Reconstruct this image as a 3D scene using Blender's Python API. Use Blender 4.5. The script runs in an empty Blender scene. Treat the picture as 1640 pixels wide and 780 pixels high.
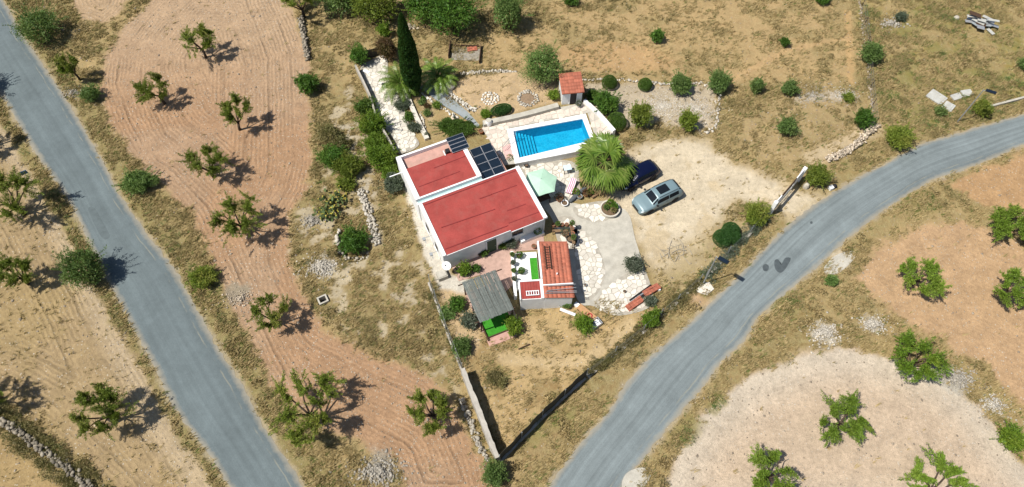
import bpy, math, random
import numpy as np
from mathutils import Vector, Matrix

rng = np.random.default_rng(11)
random.seed(11)
SC = bpy.context.scene
COL = SC.collection
PI = math.pi

# ------------------------------------------------------------------ camera, sky, sun, exposure
CAM_H, TILT, FPX = 55.0, math.radians(30.5), 1137.0
cam_data = bpy.data.cameras.new('camera')
cam_data.sensor_width = 36.0
cam_data.lens = FPX / 1640.0 * 36.0
cam_data.clip_end = 5000.0
cam = bpy.data.objects.new('camera', cam_data)
cam.location = (0, 0, CAM_H)
cam.rotation_euler = (TILT, 0, 0)
COL.objects.link(cam)
SC.camera = cam

SUN_EL, SUN_AZ = math.radians(59.0), math.radians(200.5)
world = bpy.data.worlds.new('World')
SC.world = world
world.use_nodes = True
_nt = world.node_tree
_nt.nodes.clear()
_sky = _nt.nodes.new('ShaderNodeTexSky')
_sky.sky_type = 'NISHITA'
_sky.sun_disc = False
_sky.sun_elevation = SUN_EL
_sky.sun_rotation = math.radians(90.0) - SUN_AZ
_bg = _nt.nodes.new('ShaderNodeBackground')
_bg.inputs['Strength'].default_value = 0.07
_out = _nt.nodes.new('ShaderNodeOutputWorld')
_nt.links.new(_sky.outputs[0], _bg.inputs[0])
_nt.links.new(_bg.outputs[0], _out.inputs[0])

sun_data = bpy.data.lights.new('sun', 'SUN')
sun_data.energy = 4.6
sun_data.angle = math.radians(0.5)
sun_data.color = (1.0, 0.955, 0.88)
sun = bpy.data.objects.new('sun', sun_data)
sun.location = (-60, -10, 90)
_d = Vector((-math.cos(SUN_AZ) * math.cos(SUN_EL), -math.sin(SUN_AZ) * math.cos(SUN_EL), -math.sin(SUN_EL)))
sun.rotation_euler = _d.to_track_quat('-Z', 'Y').to_euler()
COL.objects.link(sun)

SC.view_settings.view_transform = 'Standard'
SC.view_settings.look = 'None'
SC.view_settings.exposure = 0.38
SC.view_settings.gamma = 1.0
SC.view_settings.use_curve_mapping = False
SC.cycles.max_bounces = 6
SC.cycles.transparent_max_bounces = 12

# ------------------------------------------------------------------ surveying: photo pixel -> place on the ground
def P(px, py, z=0.0):
    x = (px - 820.0) / FPX
    y = (py - 390.0) / FPX
    s, c = math.sin(TILT), math.cos(TILT)
    dz = -c - y * s
    t = (z - CAM_H) / dz
    return Vector((x * t, (s - y * c) * t, z))

def PP(pts, z=0.0):
    return np.array([P(a, b, z)[:2] for a, b in pts])

def lin(r, g, b, k=1.0):
    o = []
    for v in (r, g, b):
        v = v / 255.0
        o.append((v / 12.92 if v < .04045 else ((v + .055) / 1.055) ** 2.4) * k)
    return tuple(o)

# ------------------------------------------------------------------ numpy helpers
def sdpoly(X, Y, poly):
    """signed distance to a closed polygon, negative inside"""
    d = np.full(X.shape, 1e9)
    ins = np.zeros(X.shape, bool)
    n = len(poly)
    for i in range(n):
        ax, ay = poly[i]
        bx, by = poly[(i + 1) % n]
        ex, ey = bx - ax, by - ay
        wx, wy = X - ax, Y - ay
        t = np.clip((wx * ex + wy * ey) / (ex * ex + ey * ey + 1e-12), 0, 1)
        d = np.minimum(d, (wx - ex * t) ** 2 + (wy - ey * t) ** 2)
        c = ((ay > Y) != (by > Y))
        with np.errstate(divide='ignore', invalid='ignore'):
            xi = (bx - ax) * (Y - ay) / (by - ay + 1e-15) + ax
        ins ^= c & (X < xi)
    d = np.sqrt(d)
    return np.where(ins, -d, d)

def sdline(X, Y, line):
    d = np.full(X.shape, 1e9)
    for (ax, ay), (bx, by) in zip(line[:-1], line[1:]):
        ex, ey = bx - ax, by - ay
        t = np.clip(((X - ax) * ex + (Y - ay) * ey) / (ex * ex + ey * ey + 1e-12), 0, 1)
        d = np.minimum(d, (X - ax - ex * t) ** 2 + (Y - ay - ey * t) ** 2)
    return np.sqrt(d)

_lat = np.random.default_rng(5).random((256, 256))
def vnoise(X, Y):
    xi = np.floor(X).astype(int); yi = np.floor(Y).astype(int)
    fx = X - xi; fy = Y - yi
    fx = fx * fx * (3 - 2 * fx); fy = fy * fy * (3 - 2 * fy)
    a = _lat[xi & 255, yi & 255]; b = _lat[(xi + 1) & 255, yi & 255]
    c = _lat[xi & 255, (yi + 1) & 255]; d = _lat[(xi + 1) & 255, (yi + 1) & 255]
    return (a * (1 - fx) + b * fx) * (1 - fy) + (c * (1 - fx) + d * fx) * fy

def fbm(X, Y, s, octv=4):
    v = np.zeros(X.shape); amp = .5; tot = 0
    for k in range(octv):
        v += amp * vnoise(X * s + 17.3 * k, Y * s + 9.1 * k); tot += amp
        amp *= .55; s *= 2.03
    return v / tot

def sstep(x, a, b):
    t = np.clip((x - a) / (b - a), 0, 1)
    return t * t * (3 - 2 * t)

def spline(pts, n=8, closed=False):
    """Catmull-Rom through 2-D or 3-D points"""
    p = [np.array(q, float) for q in pts]
    m = len(p); out = []
    rngi = range(m) if closed else range(m - 1)
    for i in rngi:
        if closed:
            a, b, c, d = p[(i - 1) % m], p[i], p[(i + 1) % m], p[(i + 2) % m]
        else:
            a, b, c, d = p[max(i - 1, 0)], p[i], p[i + 1], p[min(i + 2, m - 1)]
        for k in range(n):
            t = k / n
            out.append(.5 * (2 * b + (c - a) * t + (2 * a - 5 * b + 4 * c - d) * t * t + (3 * b - a - 3 * c + d) * t ** 3))
    if not closed:
        out.append(p[-1])
    return np.array(out)

# ------------------------------------------------------------------ objects
def np_mesh(name, verts, faces, smooth=False):
    """faces: (n,3) or (n,4) int array"""
    verts = np.asarray(verts, np.float32).reshape(-1, 3)
    faces = np.asarray(faces, np.int32)
    me = bpy.data.meshes.new(name)
    k = faces.shape[1]
    me.vertices.add(len(verts)); me.vertices.foreach_set('co', verts.ravel())
    me.loops.add(faces.size); me.loops.foreach_set('vertex_index', faces.ravel())
    me.polygons.add(len(faces))
    me.polygons.foreach_set('loop_start', np.arange(0, faces.size, k, dtype=np.int32))
    if smooth:
        me.polygons.foreach_set('use_smooth', np.ones(len(faces), bool))
    me.update(calc_edges=True)
    return me

def link(name, me, mat=None, parent=None, loc=None):
    o = bpy.data.objects.new(name, me)
    if mat is not None and me is not None and not me.materials:
        me.materials.append(mat)
    COL.objects.link(o)
    if parent is not None:
        o.parent = parent
    if loc is not None:
        o.location = loc
    return o

def tag(o, label=None, cat=None, group=None, kind=None):
    if label: o['label'] = label
    if cat: o['category'] = cat
    if group: o['group'] = group
    if kind: o['kind'] = kind
    return o

def thing(name, label, cat, loc=(0, 0, 0), rz=0.0, group=None):
    o = bpy.data.objects.new(name, None)
    o.empty_display_size = .3
    COL.objects.link(o)
    o.location = loc
    o.rotation_euler = (0, 0, rz)
    return tag(o, label, cat, group)

class MB:
    """collects shapes, builds them as one mesh object"""
    def __init__(self):
        self.v = []; self.f = []
    def add(self, vs, fs):
        n = len(self.v)
        self.v += [tuple(q) for q in vs]
        self.f += [tuple(i + n for i in q) for q in fs]
        return self
    def box(self, x0, x1, y0, y1, z0, z1, M=None):
        vs = [(x, y, z) for z in (z0, z1) for x, y in ((x0, y0), (x1, y0), (x1, y1), (x0, y1))]
        if M is not None:
            vs = [M @ Vector(q) for q in vs]
        return self.add(vs, [(3, 2, 1, 0), (4, 5, 6, 7), (0, 1, 5, 4), (1, 2, 6, 5), (2, 3, 7, 6), (3, 0, 4, 7)])
    def prism(self, poly, z0, z1):
        """poly counter-clockwise list of (x,y); z may be numbers or lists"""
        n = len(poly)
        za = z0 if hasattr(z0, '__len__') else [z0] * n
        zb = z1 if hasattr(z1, '__len__') else [z1] * n
        vs = [(p[0], p[1], a) for p, a in zip(poly, za)] + [(p[0], p[1], b) for p, b in zip(poly, zb)]
        fs = [tuple(range(n - 1, -1, -1)), tuple(range(n, 2 * n))]
        fs += [(i, (i + 1) % n, n + (i + 1) % n, n + i) for i in range(n)]
        return self.add(vs, fs)
    def tube(self, pts, rad, k=6, cap=True):
        pts = [Vector(p) for p in pts]
        rs = rad if hasattr(rad, '__len__') else [rad] * len(pts)
        vs = []; fs = []
        for i, p in enumerate(pts):
            t = (pts[min(i + 1, len(pts) - 1)] - pts[max(i - 1, 0)])
            if t.length < 1e-9: t = Vector((0, 0, 1))
            t.normalize()
            a = t.cross(Vector((0, 0, 1)) if abs(t.z) < .9 else Vector((1, 0, 0))).normalized()
            b = t.cross(a)
            for j in range(k):
                q = 2 * PI * j / k
                vs.append(p + (a * math.cos(q) + b * math.sin(q)) * rs[i])
        for i in range(len(pts) - 1):
            for j in range(k):
                fs.append((i * k + j, (i + 1) * k + j, (i + 1) * k + (j + 1) % k, i * k + (j + 1) % k))
        if cap:
            fs.append(tuple(range(k)))
            fs.append(tuple((len(pts) - 1) * k + j for j in range(k - 1, -1, -1)))
        return self.add(vs, fs)
    def lathe(self, prof, k=16, c=(0, 0, 0)):
        """prof: list of (r,z)"""
        vs = []; fs = []
        for r, z in prof:
            for j in range(k):
                q = 2 * PI * j / k
                vs.append((c[0] + r * math.cos(q), c[1] + r * math.sin(q), c[2] + z))
        for i in range(len(prof) - 1):
            for j in range(k):
                fs.append((i * k + j, i * k + (j + 1) % k, (i + 1) * k + (j + 1) % k, (i + 1) * k + j))
        fs.append(tuple(range(k - 1, -1, -1)))
        fs.append(tuple((len(prof) - 1) * k + j for j in range(k)))
        return self.add(vs, fs)
    def mesh(self, name, smooth=False):
        me = bpy.data.meshes.new(name)
        me.from_pydata(self.v, [], self.f)
        if smooth:
            for p in me.polygons: p.use_smooth = True
        me.update()
        return me
    def build(self, name, mat, parent=None, loc=None, smooth=False, bevel=0.0):
        o = link(name, self.mesh(name, smooth), mat, parent, loc)
        if bevel:
            m = o.modifiers.new('bevel', 'BEVEL'); m.width = bevel; m.segments = 2; m.limit_method = 'ANGLE'
        return o

# ------------------------------------------------------------------ materials
class NT:
    def __init__(self, name):
        self.m = bpy.data.materials.new(name); self.m.use_nodes = True
        self.t = self.m.node_tree; self.t.nodes.clear()
        self.out = self.t.nodes.new('ShaderNodeOutputMaterial')
    def n(self, typ, _props=None, **inp):
        nd = self.t.nodes.new('ShaderNode' + typ)
        for k, v in (_props or {}).items(): setattr(nd, k, v)
        for k, v in inp.items():
            key = int(k[1:]) if k[0] == 'i' and k[1:].isdigit() else k.replace('_', ' ')
            self.set(nd, key, v)
        return nd
    def set(self, nd, key, v):
        s = nd.inputs[key]
        if isinstance(v, bpy.types.NodeSocket): self.t.links.new(v, s)
        elif isinstance(v, bpy.types.Node): self.t.links.new(v.outputs[0], s)
        else:
            if hasattr(v, '__len__') and len(v) == 3 and s.type == 'RGBA': v = (*v, 1.0)
            s.default_value = v
    def math(self, op, a, b=0.0, c=0.0, clamp=False):
        return self.n('Math', {'operation': op, 'use_clamp': clamp}, i0=a, i1=b, i2=c).outputs[0]
    def noise(self, vec, scale, detail=4.0, rough=.55, dist=0.0):
        return self.n('TexNoise', Vector=vec, Scale=scale, Detail=detail, Roughness=rough, Distortion=dist).outputs[0]
    def rng(self, v, a, b, c, d):
        return self.n('MapRange', None, Value=v, From_Min=a, From_Max=b, To_Min=c, To_Max=d).outputs[0]
    def mix(self, f, a, b, mode='MIX'):
        nd = self.t.nodes.new('ShaderNodeMix'); nd.data_type = 'RGBA'; nd.blend_type = mode
        self.set(nd, 0, f); self.set(nd, 6, a); self.set(nd, 7, b)
        return nd.outputs[2]
    def scale_col(self, col, f):
        nd = self.t.nodes.new('ShaderNodeVectorMath'); nd.operation = 'SCALE'
        self.t.links.new(col, nd.inputs[0]) if isinstance(col, bpy.types.NodeSocket) else setattr(nd.inputs[0], 'default_value', col)
        self.set(nd, 3, f)
        return nd.outputs[0]
    def bsdf(self, col, rough=.9, spec=.2, bump=None, metal=0.0, bstr=.5, bdist=.05, **kw):
        b = self.n('BsdfPrincipled')
        self.set(b, 'Base Color', col); self.set(b, 'Roughness', rough)
        self.set(b, 'Specular IOR Level', spec); self.set(b, 'Metallic', metal)
        for k, v in kw.items(): self.set(b, k.replace('_', ' '), v)
        if bump is not None:
            bn = self.n('Bump', None, Strength=bstr, Distance=bdist, Height=bump)
            self.t.links.new(bn.outputs[0], b.inputs['Normal'])
        self.t.links.new(b.outputs[0], self.out.inputs[0])
        return b

def simple(name, rgb, rough=.8, spec=.25, var=.12, scale=3.0, metal=0.0, island=0.0, bump=.0, dirt=None):
    """plain paint or material with noise in its colour, optional random tone for each piece, optional stains"""
    t = NT(name)
    pos = t.n('NewGeometry')
    oi = t.n('ObjectInfo')
    p = t.n('VectorMath', {'operation': 'ADD'}, i0=pos.outputs['Position'], i1=oi.outputs['Random']).outputs[0]
    f = t.rng(t.noise(p, scale, 5), .3, .7, 1 - var, 1 + var)
    f = t.math('MULTIPLY', f, t.rng(t.noise(p, scale * 9, 3), .3, .7, 1 - var * .6, 1 + var * .6))
    if island:
        f = t.math('MULTIPLY', f, t.rng(pos.outputs['Random Per Island'], 0, 1, 1 - island, 1 + island))
        f = t.math('MULTIPLY', f, t.rng(oi.outputs['Random'], 0, 1, 1 - island, 1 + island))
    c = t.scale_col(rgb, f)
    if dirt:
        c = t.mix(t.rng(t.noise(p, 1.3, 6, .65), .5, .75, 0, .75), c, dirt)
    h = t.noise(p, scale * 12, 3) if bump else None
    t.bsdf(c, rough, spec, h, metal, bstr=bump or .3, bdist=.03)
    return t.m

def leafmat(name, c1, c2, c3=None, rough=.55, trans=.25, nscale=.5):
    """foliage: tone changes leaf by leaf and over the crown"""
    t = NT(name)
    g = t.n('NewGeometry'); oi = t.n('ObjectInfo')
    r = g.outputs['Random Per Island']
    c = t.mix(r, c1, c2)
    if c3:
        c = t.mix(t.math('MULTIPLY', t.rng(t.noise(g.outputs['Position'], nscale, 3), .5, .68, 0, 1), t.rng(r, .2, .9, .2, 1)), c, c3)
    c = t.scale_col(c, t.rng(oi.outputs['Random'], 0, 1, .85, 1.18))
    b = t.bsdf(c, rough, .3)
    tr = t.n('BsdfTranslucent', None, Color=t.mix(.5, c, (.25, .34, .04)))
    mx = t.n('MixShader', None, i0=trans)
    t.t.links.new(b.outputs[0], mx.inputs[1]); t.t.links.new(tr.outputs[0], mx.inputs[2])
    t.t.links.new(mx.outputs[0], t.out.inputs[0])
    return t.m
# ------------------------------------------------------------------ the land: zones surveyed from the photograph
ROAD_L = ([(-75, 20), (-40, 85), (0, 150), (33, 205), (67, 260), (113, 327), (147, 397), (187, 477), (210, 520), (247, 587), (283, 660), (330, 720), (367, 780), (420, 860)],
          [(-40, -70), (7, 3), (33, 50), (83, 123), (127, 193), (165, 260), (190, 308), (233, 372), (280, 432), (328, 520), (350, 556), (383, 607), (415, 668), (443, 713), (487, 780), (540, 860)])
ROAD_R = ([(820, 870), (887, 767), (927, 713), (973, 660), (1007, 610), (1047, 567), (1090, 530), (1130, 493), (1175, 450), (1220, 403), (1263, 360), (1317, 320), (1353, 297), (1420, 260), (1473, 232), (1540, 212), (1640, 183), (1760, 150)],
          [(940, 870), (1008, 765), (1053, 707), (1080, 673), (1120, 627), (1153, 583), (1190, 547), (1220, 503), (1273, 457), (1317, 420), (1353, 387), (1407, 343), (1487, 292), (1537, 273), (1580, 258), (1640, 232), (1740, 200), (1800, 190)])
Z_FIELD1 = [(285, -40), (215, 28), (168, 85), (160, 140), (180, 200), (205, 250), (258, 296), (305, 345), (338, 420), (372, 500), (410, 580), (440, 635), (520, 690), (580, 712), (630, 740), (655, 810), (790, 810), (772, 735), (735, 660), (690, 605), (600, 565), (520, 525), (487, 470), (463, 410), (464, 350), (490, 305), (500, 265), (497, 180), (492, 80), (470, 25), (440, -40)]
Z_FIELD2 = [(95, -40), (215, -40), (200, 10), (165, 40), (120, 22)]
Z_FIELDL = [(-130, 90), (-20, 170), (20, 225), (62, 300), (92, 355), (125, 415), (160, 480), (185, 535), (222, 590), (262, 655), (300, 715), (350, 790), (370, 830), (215, 830), (150, 755), (105, 715), (60, 675), (0, 640), (-130, 570)]
Z_FIELDC = [(-150, 690), (0, 700), (60, 740), (110, 790), (140, 850), (-150, 850)]
Z_FIELDR1 = [(1030, 840), (1075, 760), (1090, 720), (1120, 672), (1150, 645), (1200, 603), (1280, 571), (1350, 560), (1430, 575), (1500, 602), (1560, 645), (1640, 745), (1720, 840)]
Z_FIELDR2 = [(1365, 445), (1395, 395), (1480, 362), (1545, 352), (1590, 368), (1640, 395), (1800, 420), (1800, 800), (1700, 720), (1640, 655), (1575, 585), (1485, 535), (1420, 490)]
Z_FIELDR3 = [(1512, 296), (1560, 275), (1640, 247), (1800, 212), (1800, 380), (1640, 345), (1570, 328)]
Z_DUST = [(965, 300), (1000, 240), (1050, 220), (1130, 222), (1180, 262), (1250, 290), (1330, 318), (1275, 348), (1235, 338), (1185, 322), (1145, 360), (1105, 425), (1055, 440), (1035, 400), (990, 335)]
Z_YARD = [(700, 450), (735, 590), (800, 735), (940, 595), (1030, 535), (1070, 490), (1000, 500), (920, 480), (840, 490), (760, 545), (715, 440)]
Z_WILD = [(505, 200), (560, 130), (600, 230), (640, 310), (700, 470), (735, 640), (690, 600), (600, 560), (520, 520), (485, 465), (462, 400), (465, 345), (500, 290)]
Z_GOLD = [(840, -40), (1360, -40), (1370, 140), (1150, 130), (930, 118), (780, 110), (700, 95), (770, 60), (880, 40)]
Z_BARE = [(890, 75), (960, 65), (1040, 75), (1085, 95), (1070, 112), (980, 118), (900, 105)]
Z_ROCKS = [(930, 132), (1040, 133), (1150, 138), (1148, 205), (1120, 216), (1060, 200), (1000, 205), (960, 180)]
Z_SAND = [(708, 140), (745, 122), (820, 114), (900, 140), (895, 165), (780, 192), (748, 168)]
Z_RAISED = [(748, 172), (777, 206), (808, 262), (826, 262), (957, 236), (984, 211), (945, 165), (925, 122), (830, 110), (740, 116), (708, 134)]
Z_STRIP = [(640, 260), (652, 262), (716, 420), (722, 440), (760, 448), (745, 470), (700, 462), (676, 400), (648, 310)]
Z_PALEW = [(540, 200), (575, 195), (580, 230), (590, 270), (600, 300), (612, 390), (600, 398), (580, 320), (560, 265), (545, 235)]
Z_VERGER = [(940, 640), (1050, 530), (1140, 460), (1230, 370), (1245, 375), (1140, 480), (1040, 570), (890, 765), (800, 760)]
Z_EAST = [(1370, -40), (1800, -40), (1800, 150), (1640, 180), (1440, 240), (1395, 190), (1380, 100)]

ROADPOLY_L = np.vstack([PP(ROAD_L[0]), PP(ROAD_L[1])[::-1]])
ROADPOLY_R = np.vstack([PP(ROAD_R[0]), PP(ROAD_R[1])[::-1]])
RAISED = PP(Z_RAISED, .8)
PIT = P(568, 398)[:2]
CISTERN = P(518, 482)[:2]

def hgt(X, Y):
    """height of the land"""
    X = np.asarray(X, float); Y = np.asarray(Y, float)
    z = np.zeros(X.shape)
    z += .8 * sstep(-sdpoly(X, Y, RAISED), .0, .45)
    d = np.hypot((X - PIT[0]) / 1.25, Y - PIT[1])
    z -= 1.1 * (1 - sstep(d, .9, 1.5))
    z -= .7 * (1 - sstep(np.hypot(X - CISTERN[0], Y - CISTERN[1]), .25, .45))
    rd = np.minimum(sdpoly(X, Y, ROADPOLY_L), sdpoly(X, Y, ROADPOLY_R))
    z += sstep(rd, .6, 3.0) * (fbm(X, Y, .16, 3) - .5) * .22 * (1 - sstep(-sdpoly(X, Y, BUILT), -2.5, -.5))
    return z
BUILT = PP([(600, 80), (745, 100), (940, 100), (1060, 200), (1300, 280), (1310, 330), (1100, 480), (960, 600), (800, 745), (690, 470), (625, 260), (570, 110)])

def G(px, py):
    """pixel -> point on the land"""
    z = 0.0
    for _ in range(4):
        p = P(px, py, z)
        z = float(hgt(np.array([p.x]), np.array([p.y]))[0])
    return P(px, py, z)

# grid
STEP = .19
gx = np.arange(-70, 70.01, STEP); gy = np.arange(4, 76.01, STEP)
GX, GY = np.meshgrid(gx, gy)
NX, NY = len(gx), len(gy)
GZ = hgt(GX, GY)
warp = (fbm(GX, GY, .55, 4) - .5) * 2.6
warp2 = (fbm(GX + 60, GY, 1.7, 3) - .5) * 1.2
def mask(zone, soft=.35, w=1.0, z=0.0):
    return 1 - sstep(sdpoly(GX, GY, PP(zone, z)) + w * (warp * .55 + warp2 * .5), -soft, soft)

K = .70
n_big = fbm(GX, GY, .12, 4); n_mid = fbm(GX + 33, GY + 7, .5, 4); n_fin = fbm(GX, GY + 50, 1.8, 3)
base = np.zeros((NY, NX, 3)); grass = np.zeros((NY, NX)); stone = np.zeros((NY, NX)); fur = np.zeros((NY, NX)); furamp = np.zeros((NY, NX)); green = np.zeros((NY, NX))
def put(m, col, g=None, s=None, fa=None, gr=None):
    global base, grass, stone, furamp, green
    base = base * (1 - m[..., None]) + np.array(lin(*col, K)) * m[..., None]
    if g is not None: grass = grass * (1 - m) + g * m
    if s is not None: stone = stone * (1 - m) + s * m
    if fa is not None: furamp = furamp * (1 - m) + fa * m
    if gr is not None: green = green * (1 - m) + gr * m
one = np.ones((NY, NX))
put(one, (178, 152, 106), .8, .25, 0, .22)
put(sstep(n_mid, .45, .62) * .8, (146, 124, 78), .98, .15, 0, .38)
put(sstep(n_big, .5, .62) * .6, (196, 168, 122), .6, .3)
put(mask(Z_EAST, 1.0) * sstep(n_mid, .35, .6), (170, 150, 84), 1.0, .1, 0, .6)
put(mask(Z_GOLD, 1.0) * .85, (196, 166, 120), .36, .15, .3, .06)
put(mask(Z_GOLD, 1.0) * sstep(n_mid, .5, .62) * .7, (158, 138, 92), .7)
put(mask(Z_BARE, .6) * .8, (202, 164, 118), .25, .3, .1, 0)
put(mask(Z_WILD, .6) * .9, (160, 136, 92), .8, .4, 0, .35)
put(mask(Z_WILD, .6) * sstep(n_fin, .5, .62) * .7, (124, 106, 66), 1.0, .1)
put(mask(Z_YARD, .5) * .9, (206, 176, 128), .30, .4, 0, .08)
put(mask(Z_YARD, .5) * sstep(n_mid, .48, .6) * .7, (150, 120, 76), .8)
put(mask(Z_VERGER, .5) * .8, (168, 138, 98), .7, .4, 0, .1)
put(mask(Z_PALEW, .5) * sstep(n_fin, .36, .5), (196, 184, 160), .05, 1.0, 0, 0)
# road verges
rdL = sdpoly(GX, GY, ROADPOLY_L); rdR = sdpoly(GX, GY, ROADPOLY_R)
put((1 - sstep(rdL + warp * .6, 1.4, 3.0)) * .8, (146, 130, 84), .95, .35, 0, .6)
put((1 - sstep(rdR + warp * .6, .8, 2.6)) * .7, (172, 148, 100), .9, .3, 0, .35)
put((1 - sstep(np.minimum(rdL, rdR) + warp2 * .5, .05, .45)) * .8, (186, 174, 150), .2, .6, 0, 0)
# fields
FIELDS = [('field1', Z_FIELD1, (207, 172, 138)), ('field2', Z_FIELD2, (208, 178, 142)), ('fieldl', Z_FIELDL, (192, 166, 126)), ('fieldc', Z_FIELDC, (192, 164, 116)),
          ('fieldr1', Z_FIELDR1, (224, 200, 172)), ('fieldr2', Z_FIELDR2, (217, 180, 138)), ('fieldr3', Z_FIELDR3, (212, 172, 126))]
zone_id = np.zeros((NY, NX), int)
for i, (nm, zn, colr) in enumerate(FIELDS):
    poly = PP(zn)
    sd = sdpoly(GX, GY, poly)
    m = 1 - sstep(sd + warp * .55 + warp2 * .7, -.45, .45)
    put(m, tuple(v * ({'fieldr1': .945, 'field1': .895}.get(nm, .925)) for v in colr), .02 if nm not in ('fieldl', 'fieldc') else .12, {'field1': .75, 'fieldr1': .55}.get(nm, .5), {'fieldr1': .22, 'fieldr2': .22, 'fieldr3': .2, 'fieldc': .3}.get(nm, 1.0), 0)
    fur = np.where(sd < 1.2, sd, fur)
    zone_id[sd < 0] = i + 1
m1 = mask(Z_FIELD1, .3, .5)
put(m1 * sstep(-GY, -62, -45) * sstep(n_big, .4, .6) * .55, (184, 144, 108))
put(m1 * sstep(GY, 46, 62) * .75, (196, 168, 136))
mL = mask(Z_FIELDL, .3, .5)
put(mL * sstep(n_big, .42, .58) * .55, (178, 154, 108), .25)
put(mL * (1 - sstep(rdL, 1.6, 3.6)) * .6, (206, 186, 156), .05, 1.0)
mR = mask(Z_FIELDR1, .3, .3)
put(mR * (1 - sstep(-sdpoly(GX, GY, PP(Z_FIELDR1)), .3, 4.0)) * .75, (218, 205, 184), 0, .8)
# driveway dust, rocks, sand
put(mask(Z_DUST, 1.1), (226, 210, 181), .04, .3, 0, 0)
put(mask(Z_DUST, .8) * sstep(n_mid, .56, .7) * .5, (206, 182, 140), .1)
put(mask([(1075, 400), (1140, 375), (1185, 345), (1230, 360), (1140, 440), (1090, 475), (1050, 460)], .9) * .7, (198, 178, 138), .3, .5)
put(mask(Z_ROCKS, .5), (200, 184, 158), .06, 1.0, 0, 0)
put(mask(Z_SAND, .5, .6, .8), (208, 180, 140), .08, .3, 0, .05)
put(mask([(1190, 190), (1280, 150), (1370, 155), (1390, 215), (1330, 260), (1230, 255), (1180, 235)], 1.0) * .6, (200, 172, 130), .35, .7)
put(mask([(702, 462), (745, 455), (760, 480), (775, 545), (760, 570), (738, 575), (715, 510)], .4, .5) * .85, (214, 186, 146), .06, .4, 0, .1)
put(mask([(700, 105), (745, 118), (705, 132), (690, 200), (665, 150), (640, 130)], .4, .4) * .7, (206, 184, 150), .08, .5, 0, .1)
put(mask(Z_WILD, .4) * sstep(fbm(GX + 80, GY + 3, .9, 4), .56, .66) * .8, (206, 192, 164), .05, .9, 0, 0)
put(mask(Z_STRIP, .2, .25), (222, 214, 198), .0, .4, 0, 0)
put(mask([(1268, 150), (1372, 146), (1372, 160), (1270, 166)], .4) * .8, (205, 192, 172), .05, 1)
# worn foot paths across the yard and the slope
for ln, w_, cc in (([(805, 572), (880, 582), (940, 578), (1010, 520)], .45, (214, 190, 148)), ([(850, 525), (900, 575)], .3, (206, 180, 136)),
                   ([(1358, 20), (1362, 130)], .35, (206, 170, 120)), ([(1150, 140), (1260, 80), (1360, 62)], .3, (204, 170, 124)), ([(1300, 255), (1350, 235), (1400, 205)], .8, (220, 200, 166))):
    put((1 - sstep(sdline(GX, GY, PP(ln)) + warp2 * .3, w_ * .6, w_ * 1.8)) * .7, cc, .05, .3, 0, 0)
for (a, b, r, cc) in ((1010, 762, 1.0, (196, 184, 164)), (1345, 418, 1.1, (216, 200, 172)), (1118, 478, .9, (210, 176, 138)), (1320, 535, 1.3, (206, 198, 180)), (1395, 520, .9, (200, 192, 174)), (1530, 610, 1.2, (205, 200, 186)),
                      (515, 425, 1.2, (190, 184, 168)), (500, 352, .9, (184, 178, 162)), (608, 752, 1.6, (160, 152, 136)), (380, 470, 1.2, (160, 150, 130)), (1500, 598, 1.0, (204, 198, 182))):
    q = P(a, b)
    put((1 - sstep(np.hypot(GX - q.x, GY - q.y) + warp2 * .9 + warp * .3, r * .5, r * 1.15)) * .85, cc, .05, 1.0, 0, 0)
# green weed patches
for (a, b, r) in ((1480, 28, 2.2), (1452, 48, 1.3), (1475, 190, 2.6), (1425, 158, 1.5), (1500, 12, 1.2), (1507, 85, 1.4), (1580, 175, 1.6), (1560, 120, 2.0), (1610, 60, 1.8), (1430, 110, 1.6), (1540, 80, 1.4), (1455, 130, 1.3), (1620, 130, 1.5), (1130, 455, 1.1), (1470, 325, 1.6), (1255, 480, 1.4), (900, 660, 1.6), (860, 690, 1.2), (1100, 690, 1.4), (1145, 640, .8), (540, 240, 1.6), (520, 325, 1.6), (330, 470, 1.5), (390, 330, .6), (800, 600, .7), (905, 130, 1.0)):
    q = P(a, b)
    mm = (1 - sstep(np.hypot(GX - q.x, GY - q.y) + warp * .8, r * .4, r * 1.2)) * .8
    put(mm * .75, (138, 132, 72), .9, .1, 0, 1.0)
base *= (1 + (n_fin[..., None] - .5) * .25)
GZ = GZ + furamp * 0  # relief of the furrows is in the material
under = np.minimum(rdL, rdR)
GZ = GZ - .05 * (1 - sstep(under, -.5, -.1))

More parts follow.
